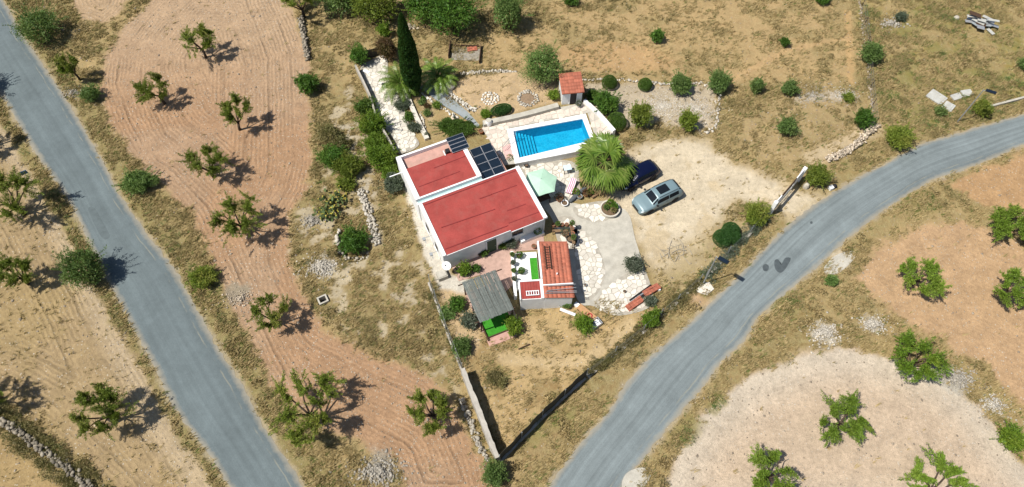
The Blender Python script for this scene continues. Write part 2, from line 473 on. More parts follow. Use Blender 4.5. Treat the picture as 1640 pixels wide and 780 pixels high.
def ground_material():
    t = NT('ground_soil')
    pos = t.n('NewGeometry').outputs['Position']
    A = lambda nme: t.n('Attribute', {'attribute_name': nme})
    bc = A('base').outputs['Color']; par = A('par')
    sep = t.n('SeparateColor'); t.set(sep, 0, par.outputs['Color'])
    gr_, st_, fa_ = sep.outputs[0], sep.outputs[1], sep.outputs[2]
    fd = A('fur').outputs['Fac']; gn = A('green').outputs['Fac']
    n1 = t.noise(pos, .6, 6, .6); n2 = t.noise(pos, 3.2, 6, .65); n3 = t.noise(pos, 13., 4, .7); n4 = t.noise(pos, 38., 2, .6)
    f = t.math('MULTIPLY', t.rng(n1, .3, .7, .88, 1.12), t.rng(n2, .3, .7, .84, 1.16))
    f = t.math('MULTIPLY', f, t.rng(n3, .3, .7, .80, 1.20))
    f = t.math('MULTIPLY', f, t.rng(n4, .3, .7, .86, 1.14))
    # furrows follow the edge of the field
    wob = t.math('MULTIPLY', t.math('SUBTRACT', t.noise(pos, .8, 3), .5), 1.3)
    s1 = t.math('SINE', t.math('MULTIPLY', t.math('ADD', fd, t.math('MULTIPLY', wob, .35)), 2 * PI / .40))
    s2 = t.math('SINE', t.math('MULTIPLY', t.math('ADD', fd, t.math('MULTIPLY', wob, .25)), 2 * PI / 2.3))
    trk = t.rng(s2, .86, .98, 0, 1)
    amp = t.math('MULTIPLY', fa_, t.rng(t.noise(pos, .22, 4), .38, .62, .12, 1.15))
    f = t.math('MULTIPLY', f, t.math('ADD', 1.0, t.math('MULTIPLY', t.math('MULTIPLY', s1, amp), .075)))
    f = t.math('MULTIPLY', f, t.math('SUBTRACT', 1.0, t.math('MULTIPLY', t.math('MULTIPLY', trk, amp), .16)))
    c = t.scale_col(bc, f)
    # pebbles and clods
    vo = t.n('TexVoronoi', None, Vector=pos, Scale=6.5, Randomness=1.0)
    vr = t.n('SeparateColor'); t.set(vr, 0, vo.outputs['Color'])
    peb = t.math('MULTIPLY', t.math('LESS_THAN', vo.outputs['Distance'], t.rng(vr.outputs[0], 0, 1, .04, .42)), t.math('LESS_THAN', vr.outputs[1], t.math('MULTIPLY', st_, .62)))
    c = t.mix(t.math('MULTIPLY', peb, .7), c, t.mix(vr.outputs[2], (.40, .34, .26), (.60, .55, .46)))
    # litter of dry grass
    mp = t.n('Mapping', None, Vector=pos); mp.inputs['Scale'].default_value = (1.0, .35, 1); mp.inputs['Rotation'].default_value = (0, 0, .6)
    st1 = t.noise(mp.outputs[0], 11., 5, .7, 1.5)
    gcol = t.mix(t.rng(st1, .35, .65, 0, 1), (.20, .155, .075), (.48, .375, .195))
    gcol = t.mix(t.math('MULTIPLY', gn, t.rng(n2, .35, .6, .25, .85)), gcol, (.16, .17, .045))
    gfac = t.math('MULTIPLY', gr_, t.rng(t.noise(pos, 1.6, 5, .65), .36, .58, .12, .95), clamp=True)
    c = t.mix(gfac, c, gcol)
    hgt_ = t.math('ADD', t.math('MULTIPLY', n3, .7), t.math('MULTIPLY', n2, .8))
    hgt_ = t.math('ADD', hgt_, t.math('MULTIPLY', t.math('MULTIPLY', s1, amp), .15))
    hgt_ = t.math('SUBTRACT', hgt_, t.math('MULTIPLY', t.math('MULTIPLY', trk, amp), .4))
    hgt_ = t.math('ADD', hgt_, t.math('MULTIPLY', peb, .5))
    hgt_ = t.math('ADD', hgt_, t.math('MULTIPLY', st1, t.math('MULTIPLY', gr_, .8)))
    t.bsdf(c, .95, .08, hgt_, bstr=.75, bdist=.14)
    return t.m
M_GROUND = ground_material()

def ground_attrs(me, b, p, fu, gn):
    a = me.attributes.new('base', 'FLOAT_COLOR', 'POINT'); a.data.foreach_set('color', np.c_[b, np.ones(len(b))].astype(np.float32).ravel())
    a = me.attributes.new('par', 'FLOAT_COLOR', 'POINT'); a.data.foreach_set('color', np.c_[p, np.ones(len(p))].astype(np.float32).ravel())
    a = me.attributes.new('fur', 'FLOAT', 'POINT'); a.data.foreach_set('value', fu.astype(np.float32).ravel())
    a = me.attributes.new('green', 'FLOAT', 'POINT'); a.data.foreach_set('value', gn.astype(np.float32).ravel())

V_ALL = np.stack([GX, GY, GZ], -1).reshape(-1, 3)
B_ALL = base.reshape(-1, 3); P_ALL = np.stack([grass, stone, furamp], -1).reshape(-1, 3); F_ALL = fur.ravel(); N_ALL = green.ravel()
ii = (np.arange(NY - 1)[:, None] * NX + np.arange(NX - 1)[None, :]).ravel()
QUADS = np.stack([ii, ii + 1, ii + NX + 1, ii + NX], -1)
qz = zone_id[:-1, :-1].ravel()
# faces hidden for good under the pool basin are left out so that the basin is open
POOL_IN = PP([(822, 210), (933, 190), (946.7, 225), (831.7, 252.7)], .8)
cxy = V_ALL[QUADS].mean(1)
inpool = sdpoly(cxy[:, 0], cxy[:, 1], POOL_IN) < .12
names = ['ground', 'ploughed_field', 'ploughed_field', 'stubble_field', 'dry_field', 'pale_ploughed_field', 'ploughed_field', 'ploughed_field']
glabel = ['dry grassy ground around the house and roads', 'long reddish ploughed almond field left of the house', 'small ploughed patch at the top left corner', 'straw coloured field left of the left road',
          'dry field corner below the dry stone wall', 'pale curved ploughed field at the bottom right', 'sandy ploughed field right of the curving road', 'reddish field at the right edge below the road']
for zi in range(8):
    q = QUADS[(qz == zi) & ~inpool]
    if not len(q): continue
    u, inv = np.unique(q, return_inverse=True)
    me = np_mesh(names[zi], V_ALL[u], inv.reshape(q.shape), True)
    ground_attrs(me, B_ALL[u], P_ALL[u], F_ALL[u], N_ALL[u])
    o = link(names[zi], me, M_GROUND)
    tag(o, glabel[zi], None, None, 'structure')
    if zi == 0: GROUND = o
# the land beyond the surveyed part, out to the horizon
mb = MB()
x0, x1, y0, y1 = gx[0], gx[-1], gy[0], gy[-1]
R = 1500.0
xs = [-R, x0, x1, R]; ys = [-R, y0, y1, R]
for i in range(3):
    for j in range(3):
        if i == 1 and j == 1: continue
        mb.add([(xs[i], ys[j], -.02), (xs[i + 1], ys[j], -.02), (xs[i + 1], ys[j + 1], -.02), (xs[i], ys[j + 1], -.02)], [(0, 1, 2, 3)])
me = mb.mesh('far_ground')
nv = len(me.vertices)
ground_attrs(me, np.tile(np.array(lin(176, 150, 102, K)), (nv, 1)), np.tile([.7, .3, 0.], (nv, 1)), np.zeros(nv), np.full(nv, .3))
tag(link('far_ground', me, M_GROUND), 'dry land stretching away beyond the fields', None, None, 'structure')

def sample(arr, x, y):
    i = np.clip(((np.asarray(x) - gx[0]) / STEP).round().astype(int), 0, NX - 1)
    j = np.clip(((np.asarray(y) - gy[0]) / STEP).round().astype(int), 0, NY - 1)
    return arr[j, i]

# ------------------------------------------------------------------ roads
def road_material(name, c, streak):
    t = NT(name)
    pos = t.n('NewGeometry').outputs['Position']
    u = t.n('Attribute', {'attribute_name': 'lat'}).outputs['Fac']
    v = t.n('Attribute', {'attribute_name': 'run'}).outputs['Fac']
    vec = t.n('CombineXYZ', None, X=t.math('MULTIPLY', u, 13.0), Y=t.math('MULTIPLY', v, .045), Z=0.0).outputs[0]
    lng = t.noise(vec, 1.0, 5, .6)
    big = t.noise(pos, .35, 5, .6); mid = t.noise(pos, 2.2, 5, .65); fin = t.noise(pos, 45., 3, .7)
    f = t.math('MULTIPLY', t.rng(lng, .3, .7, 1 - streak, 1 + streak), t.rng(big, .3, .7, .88, 1.12))
    f = t.math('MULTIPLY', f, t.rng(mid, .3, .7, .93, 1.07)); f = t.math('MULTIPLY', f, t.rng(fin, .3, .7, .80, 1.20))
    f = t.math('MULTIPLY', f, t.rng(t.noise(pos, 14., 4, .7), .3, .7, .90, 1.10))
    # polished wheel tracks
    w1 = t.math('ABSOLUTE', t.math('SUBTRACT', t.math('ABSOLUTE', t.math('SUBTRACT', u, .5)), .2))
    f = t.math('MULTIPLY', f, t.rng(w1, 0, .1, 1.07, .97))
    col = t.scale_col(c, f)
    # sand washed onto the edges, worn joints
    e = t.math('ABSOLUTE', t.math('SUBTRACT', u, .5))
    en = t.math('ADD', e, t.math('MULTIPLY', t.math('SUBTRACT', t.noise(pos, 1.1, 5, .7), .5), .16))
    col = t.mix(t.rng(en, .40, .50, 0, .85), col, (.29, .255, .19))
    cr = t.math('ABSOLUTE', t.math('ADD', t.math('SUBTRACT', u, .84), t.math('MULTIPLY', t.math('SUBTRACT', t.noise(pos, .4, 4), .5), .10)))
    col = t.mix(t.math('MULTIPLY', t.rng(cr, .004, .016, .35, 0), t.rng(t.noise(pos, .5, 3), .45, .6, 0, 1)), col, (.34, .31, .22))
    t.bsdf(col, .85, .25, fin, bstr=.25, bdist=.02)
    return t.m
M_ROAD = road_material('old_asphalt', (.118, .145, .150), .10)
M_ROAD2 = road_material('worn_asphalt', (.165, .193, .196), .20)

def road(name, edges, mat, z, nn, label):
    A = spline(PP(edges[0]), 10); B = spline(PP(edges[1]), 10)
    def resample(c, n):
        s = np.r_[0, np.cumsum(np.hypot(*np.diff(c, axis=0).T))]
        q = np.linspace(0, s[-1], n)
        return np.c_[np.interp(q, s, c[:, 0]), np.interp(q, s, c[:, 1])]
    A = resample(A, nn); B = resample(B, nn)
    lat = np.r_[0, .05, np.linspace(.12, .88, 9), .95, 1]
    jag = lambda c, k: (fbm(c[:, 0] + k, c[:, 1], 2.2, 5) - .5)[:, None] * .55
    D = B - A
    D = D / np.linalg.norm(D, axis=1)[:, None]
    V = A[:, None] * (1 - lat[None, :, None]) + B[:, None] * lat[None, :, None]
    V[:, 0] += D * jag(A, 3); V[:, -1] += D * jag(B, 40)
    camber = .05 * (1 - (2 * lat - 1) ** 2)
    Z = np.broadcast_to(z + camber, V.shape[:2])
    V3 = np.concatenate([V, Z[..., None]], -1).reshape(-1, 3)
    k = len(lat)
    ii = (np.arange(nn - 1)[:, None] * k + np.arange(k - 1)[None, :]).ravel()
    me = np_mesh(name, V3, np.stack([ii, ii + 1, ii + k + 1, ii + k], -1), True)
    if me.polygons[0].normal.z < 0: me.flip_normals()
    s = np.r_[0, np.cumsum(np.hypot(*np.diff(A, axis=0).T))]
    a = me.attributes.new('lat', 'FLOAT', 'POINT'); a.data.foreach_set('value', np.tile(lat, nn).astype(np.float32))
    a = me.attributes.new('run', 'FLOAT', 'POINT'); a.data.foreach_set('value', np.repeat(s, k).astype(np.float32))
    return tag(link(name, me, mat), label, None, None, 'structure')
RL = road('road', ROAD_L, M_ROAD, .012, 260, 'straight grey asphalt lane on the left')
RR = road('road', ROAD_R, M_ROAD2, .012, 300, 'curving pale grey asphalt road on the right')

M_PATCH = simple('fresh_tar', (.105, .128, .132), .9, .2, .15, 2.0)
M_TAR = simple('dark_tar', (.066, .080, .085), .8, .3, .2, 3.0)
M_PATCHL = simple('sandy_patch', (.235, .27, .275), .9, .2, .2, 1.5)
def blot(name, pts, mat, z, parent, rough=.06):
    q = spline(PP(pts), 8, True)
    c = q.mean(0)
    r = 1 + (fbm(q[:, 0] * 3, q[:, 1] * 3, 1.0, 3) - .5)[:, None] * rough * 6
    q = c + (q - c) * r
    mb = MB()
    n = len(q)
    mb.add([(a, b, z) for a, b in q] + [(c[0], c[1], z)], [(i, (i + 1) % n, n) for i in range(n)])
    me = mb.mesh(name)
    if me.polygons[0].normal.z < 0: me.flip_normals()
    return link(name, me, mat, parent)
blot('tar_patch', [(142, 336), (152, 334), (166, 358), (176, 378), (168, 384), (158, 372)], M_PATCH, .069, RL, .01)
blot('tar_spot', [(1221, 427), (1226, 423), (1231, 427), (1229, 434), (1223, 434)], M_TAR, .0655, RR, .02)
blot('tar_patch', [(1240, 418), (1246, 416), (1251, 424), (1257, 414), (1266, 414), (1262, 424), (1254, 435), (1247, 437), (1241, 430)], M_TAR, .0655, RR, .01)
blot('tar_spot', [(1297, 356), (1300, 355), (1301, 358), (1298, 359)], M_TAR, .0655, RR, .02)
# ------------------------------------------------------------------ foliage builders
M_BARK = simple('bark', (.075, .055, .040), .95, .1, .3, 6.0, bump=.6)
M_ALMOND = leafmat('almond_leaf', (.095, .145, .016), (.245, .305, .045), (.32, .31, .065), trans=.35)
M_ALMOND2 = leafmat('young_almond_leaf', (.105, .185, .016), (.235, .355, .045), (.30, .37, .065), trans=.35)
M_OLIVE = leafmat('olive_leaf', (.063, .128, .027), (.165, .244, .067), (.220, .281, .085))
M_DARKLEAF = leafmat('dark_leaf', (.034, .094, .012), (.098, .204, .026), (.144, .240, .036))
M_BRIGHT = leafmat('bright_leaf', (.063, .132, .011), (.172, .270, .025), (.230, .299, .034))
M_CYPRESS = leafmat('cypress_leaf', (.014, .052, .010), (.050, .125, .024), None, trans=.15)
M_GREYLEAF = leafmat('grey_leaf', (.060, .085, .055), (.150, .180, .120), (.17, .18, .14))
M_DRYLEAF = leafmat('dry_bush_leaf', (.125, .110, .042), (.290, .240, .105), (.15, .16, .05))
M_REDLEAF = leafmat('red_leaf', (.060, .030, .016), (.130, .070, .035), (.16, .15, .04))
M_PALM = leafmat('palm_leaf', (.065, .135, .014), (.20, .29, .05), (.28, .32, .09), rough=.35)
M_PALMDRY = leafmat('dead_palm_leaf', (.20, .13, .055), (.38, .28, .13), None, rough=.7)
M_MAT = leafmat('ground_cover_leaf', (.034, .081, .011), (.098, .172, .025), (.138, .196, .034))

def unit(v):
    return v / (np.linalg.norm(v, axis=-1, keepdims=True) + 1e-9)

def leaf_mesh(name, pts, dirs, ln, wd, r):
    """one rhomb for each leaf; dirs is the way the leaf points"""
    n = len(pts)
    d = unit(dirs)
    s = unit(np.cross(d, unit(r.normal(size=(n, 3)))))
    l = (ln * r.uniform(.65, 1.35, n))[:, None]; w = (wd * r.uniform(.7, 1.3, n))[:, None]
    up = unit(np.cross(s, d))
    V = np.stack([pts - d * l * .5, pts + s * w * .5 + up * l * .06, pts + d * l * .5, pts - s * w * .5 + up * l * .06], 1).reshape(-1, 3)
    F = np.arange(4 * n).reshape(n, 4)
    return np_mesh(name, V, F)

GROWN = {}
def grow_almond(seed, R, H, limbs=6, dens=1.0, clump=.22, leaf=.135):
    """trunk mesh and crown mesh of a sparse vase-shaped orchard tree"""
    r = np.random.default_rng(seed)
    mb = MB()
    fork = H * r.uniform(.20, .28)
    lean = r.normal(0, .07, 2)
    rt = .07 + .028 * R
    base_p = np.array([0, 0, -.12]); fk = np.array([lean[0], lean[1], fork])
    mb.tube([base_p, (base_p + fk) / 2 + np.r_[r.normal(0, .03, 2), 0], fk], [rt * 1.35, rt * 1.05, rt], 7)
    P_, D_ = [], []
    a0 = r.uniform(0, 2 * PI)
    nodes = []
    ctr = np.array([lean[0] * 2, lean[1] * 2, H * .60]); ax_ = np.array([R, R, H * .40])
    sk = r.uniform(0, 99, 2)
    for k in range(limbs):
        a = a0 + 2 * PI * k / limbs + r.normal(0, .25)
        e = r.uniform(.1, .9)
        q = r.uniform(.6, .85)
        tip = ctr + np.array([math.cos(a) * math.cos(e), math.sin(a) * math.cos(e), math.sin(e) - .15]) * ax_ * q
        m1 = fk * .55 + tip * .45 + np.r_[r.normal(0, .10, 2), r.uniform(-.05, .15)]
        m2 = fk * .2 + tip * .8 + r.normal(0, .08, 3)
        pts = spline([fk + np.r_[r.normal(0, .03, 2), 0], m1, m2, tip], 3)
        n_ = len(pts)
        mb.tube(pts, [rt * .52 * (1 - .88 * i / (n_ - 1)) + .008 for i in range(n_)], 6, cap=False)
        nodes.append(pts[2:])
    nodes = np.vstack(nodes)
    want = int(100 * dens * (R / 1.7) ** 1.5) + 20
    tries = 0
    while want > 0 and tries < 4000:
        tries += 1
        d = unit(r.normal(size=3))
        if d[2] < -.45: continue
        g_ = vnoise(np.array([d[0] * 2.3 + sk[0] + d[2]]), np.array([d[1] * 2.3 + sk[1] - d[2]]))[0]
        if g_ < .40: continue
        q = r.uniform(.42, 1.0) ** .7 * (.72 + .55 * (g_ - .40) / .6 + r.uniform(-.08, .12))
        tip = ctr + d * ax_ * q
        if tip[2] < fork * .9: continue
        dd = np.linalg.norm(nodes - tip, axis=1) + .35 * np.maximum(0, nodes[:, 2] - tip[2])
        b_ = nodes[dd.argmin()]
        L = np.linalg.norm(tip - b_)
        if L < .15: continue
        md = (b_ + tip) / 2 + r.normal(0, .05, 3) + np.array([0, 0, -.04 * L])
        tip2 = tip + np.array([0, 0, .08])
        mb.tube([b_, md, tip2], [.02, .014, .006], 3, cap=False)
        m = int(r.integers(55, 90))
        lf = min(1.0, .85 / L)
        t = 1 - lf * r.random(m) ** .8
        c = np.where((t < .5)[:, None], b_ + (md - b_) * (t * 2)[:, None], md + (tip2 - md) * (t * 2 - 1)[:, None])
        off = unit(r.normal(size=(m, 3))) * clump * (1.15 - .65 * t)[:, None] * r.random((m, 1)) ** .6
        P_.append(c + off); D_.append(unit(off) * .8 + unit(tip2 - b_)[None] * .7 + r.normal(0, .25, (m, 3)))
        want -= 1
    P_ = np.vstack(P_); D_ = np.vstack(D_)
    zs = P_[:, 2].max()
    return mb.mesh('trunk', True), leaf_mesh('crown', P_, D_, leaf, leaf * .42, r)

def plant_tree(name, label, cat, loc, trunk, crown, mat, rz=0.0, group=None, sc=1.0, bark=None):
    t = thing(name, label, cat, loc, rz, group)
    t.scale = (sc, sc, sc)
    link('trunk', trunk, bark or M_BARK, t)
    link('crown', crown, mat, t)
    return t

def ball_points(r, n, rx, ry, rz, lump=.22, freq=2.2, shell=.30):
    """points through the outer shell of a lumpy ellipsoid, with their outward direction"""
    d = unit(r.normal(size=(n, 3)))
    d[:, 2] = np.where(d[:, 2] < -.35, -d[:, 2] * .7, d[:, 2])
    d = unit(d)
    k = r.uniform(0, 99, 3)
    lm = fbm(d[:, 0] * freq + k[0] + d[:, 2], d[:, 1] * freq + k[1] - d[:, 2] * .7, 1.0, 3) - .5
    rad = (1 + lump * 2.6 * lm) * (1 - shell * r.random(n) ** 1.6)
    p = d * rad[:, None] * np.array([rx, ry, rz])
    return p, d

def grow_bush(seed, rx, ry, rz, n, leaf, lump=.2, freq=2.2, shell=.35, core=.72, stems=5, wild=.6):
    r = np.random.default_rng(seed)
    if lump < .13:
        p, d = ball_points(r, n, rx, ry, rz, lump, freq, shell)
    else:
        # several boughs of different size, each its own lobe, with single shoots standing out
        nl = int(r.integers(6, 11))
        P_, D_ = [], []
        p, d = ball_points(r, int(n * .35), rx * .74, ry * .74, rz * .74, lump, freq, .4)
        P_.append(p); D_.append(d)
        for k in range(nl):
            a = 2 * PI * k / nl + r.normal(0, .35); e = r.uniform(-.25, 1.25)
            q = r.uniform(.42, .72)
            c = np.array([math.cos(a) * math.cos(e) * rx, math.sin(a) * math.cos(e) * ry, math.sin(e) * rz]) * q
            s_ = r.uniform(.28, .50)
            p, d = ball_points(r, int(n * .75 / nl), rx * s_, ry * s_, rz * s_, .3, 2.6, .45)
            P_.append(p + c); D_.append(d + unit(c) * .3)
        m = int(n * .16)
        d = unit(r.normal(size=(18, 3))); d[:, 2] = np.abs(d[:, 2])
        i = r.integers(0, 18, m); t = r.uniform(.75, 1.28, m)[:, None]
        P_.append(d[i] * t * np.array([rx, ry, rz]) * .95 + r.normal(0, .05, (m, 3))); D_.append(d[i] + r.normal(0, .3, (m, 3)))
        p = np.vstack(P_); d = np.vstack(D_)
    p[:, 2] += rz * .62
    keep = p[:, 2] > .02
    p, d = p[keep], d[keep]
    cm = leaf_mesh('crown', p, d * .8 + r.normal(0, wild, p.shape), leaf, leaf * .5, r)
    # inner twigs and leaves that close the middle
    q, e = ball_points(r, int(n * .22), rx * core * .9, ry * core * .9, rz * core * .9, lump, freq, .5)
    q[:, 2] += rz * .62
    q = q[q[:, 2] > .02]
    me2 = leaf_mesh('crown', q, r.normal(size=q.shape), leaf * 1.9, leaf * 1.5, r)
    V = []; F = []; off = 0
    for m in (cm, me2):
        v = np.empty(len(m.vertices) * 3, np.float32); m.vertices.foreach_get('co', v)
        V.append(v.reshape(-1, 3)); F.append(np.arange(len(m.vertices)).reshape(-1, 4) + off); off += len(m.vertices)
        bpy.data.meshes.remove(m)
    crown = np_mesh('crown', np.vstack(V), np.vstack(F))
    mb = MB()
    for k in range(stems):
        a = 2 * PI * k / stems + r.normal(0, .3)
        e = np.array([math.cos(a) * rx * .5, math.sin(a) * ry * .5, rz * r.uniform(.7, 1.1)])
        mb.tube([(0, 0, -.1), e * np.array([.4, .4, .45]), e], [.06 * rz + .02, .045 * rz + .01, .015], 5, cap=False)
    return mb.mesh('trunk', True), crown

def bush(name, label, px, py, rx, rz, mat, ry=None, n=None, leaf=.13, lump=.2, freq=2.2, shell=.35, group=None, cat='bush', rot=None, seed=None, wild=.6, sink=0.0):
    ry = (ry or rx) * 1.16; rx = rx * 1.16; rz = rz * 1.18
    seed = seed or int(px * 7 + py * 13)
    if n is None:
        n = int(min(13000, 26 * (rx * ry + rx * rz + ry * rz) / (leaf * leaf)) * .42)
    tr, cr = grow_bush(seed, rx, ry, rz, n, leaf, lump, freq, shell, wild=wild)
    g = G(px, py); g.z -= sink
    return plant_tree(name, label, cat, g, tr, cr, mat, rot if rot is not None else (seed % 63) / 10, group)

# ------------------------------------------------------------------ almond orchard
ORCH = 'almond trees in the left orchard'
for i, (px, py, R, H, limbs, dens, lab) in enumerate([
    (330, 92, 1.6, 2.8, 6, 1.0, 'small almond tree nearest the top of the ploughed field'),
    (264, 166, 1.6, 2.5, 6, 1.0, 'almond tree with one long branch reaching left, upper left ploughed field'),
    (384, 208, 1.45, 3.0, 5, 1.0, 'tall narrow almond tree right of the ploughed strip, above its middle'),
    (343, 284, 1.8, 2.6, 7, 1.0, 'broad almond tree in the middle of the ploughed strip'),
    (392, 372, 2.1, 3.0, 7, .95, 'almond tree leaning left just below the middle of the ploughed strip'),
    (440, 524, 1.5, 2.6, 6, .9, 'thin almond tree beside the small square cistern'),
    (503, 674, 2.5, 3.2, 8, 1.05, 'largest almond tree, wide crown at the verge by the left road bottom'),
    (699, 672, 1.7, 2.6, 7, 1.2, 'compact almond tree next to the garden wall at the bottom'),
    (40, 345, 2.3, 3.2, 7, 1.15, 'almond tree cut by the left edge of the photo, below the blue sign'),
    (46, 455, 1.5, 2.5, 7, 1.4, 'small dense almond tree at the left edge near the dark tree by the road'),
    (184, 676, 1.95, 2.9, 8, 1.35, 'almond tree in the straw field at the bottom left'),
    (-12, 650, 1.9, 3.0, 7, 1.2, 'almond tree just beyond the left edge whose shadow reaches the stubble'),
    (-22, 238, 1.9, 3.0, 7, 1.0, 'almond tree beyond the left edge casting thin shadows near the lane'),
    (488, 28, 2.2, 3.4, 7, 1.1, 'almond tree at the top edge beside the dry stone wall'),
    (128, 128, 1.0, 2.6, 5, 1.5, 'slim young almond tree on the verge by the big bush'),
]):
    tr, cr = grow_almond(100 + i, R * 1.24, H * 1.45, limbs, dens)
    plant_tree('almond_tree', lab, 'tree', G(px, py), tr, cr, M_ALMOND, 0, ORCH)
ORCH2 = 'almond trees in the fields right of the road'
for i, (px, py, R, H, limbs, dens, lab) in enumerate([
    (1462, 455, 1.85, 2.6, 8, 1.6, 'almond tree alone in the middle of the sandy right field'),
    (1600, 372, 1.9, 2.7, 8, 1.6, 'almond tree at the right edge between two right fields'),
    (1607, 472, 1.6, 2.4, 8, 1.6, 'almond tree at the right edge halfway down the sandy field'),
    (1340, 684, 1.95, 2.5, 8, 1.5, 'star shaped almond tree in the middle of the pale curved field'),
    (1452, 592, 1.9, 2.3, 8, 1.9, 'bright spreading almond tree on the stony edge between the right fields'),
    (1220, 772, 1.9, 2.6, 8, 1.6, 'almond tree cut by the bottom edge, left one in the pale field'),
    (1482, 792, 2.3, 2.8, 9, 1.5, 'wide almond tree cut by the bottom edge, right one in the pale field'),
    (1640, 385, 1.3, 2.2, 7, 1.5, 'almond branches cut by the right edge beside the larger tree'),
]):
    tr, cr = grow_almond(200 + i, R * 1.2, H * 1.15, limbs, dens * .62, leaf=.145, clump=.25)
    plant_tree('almond_tree', lab, 'tree', G(px, py), tr, cr, M_ALMOND2 if i != 4 else M_BRIGHT, 0, ORCH2)

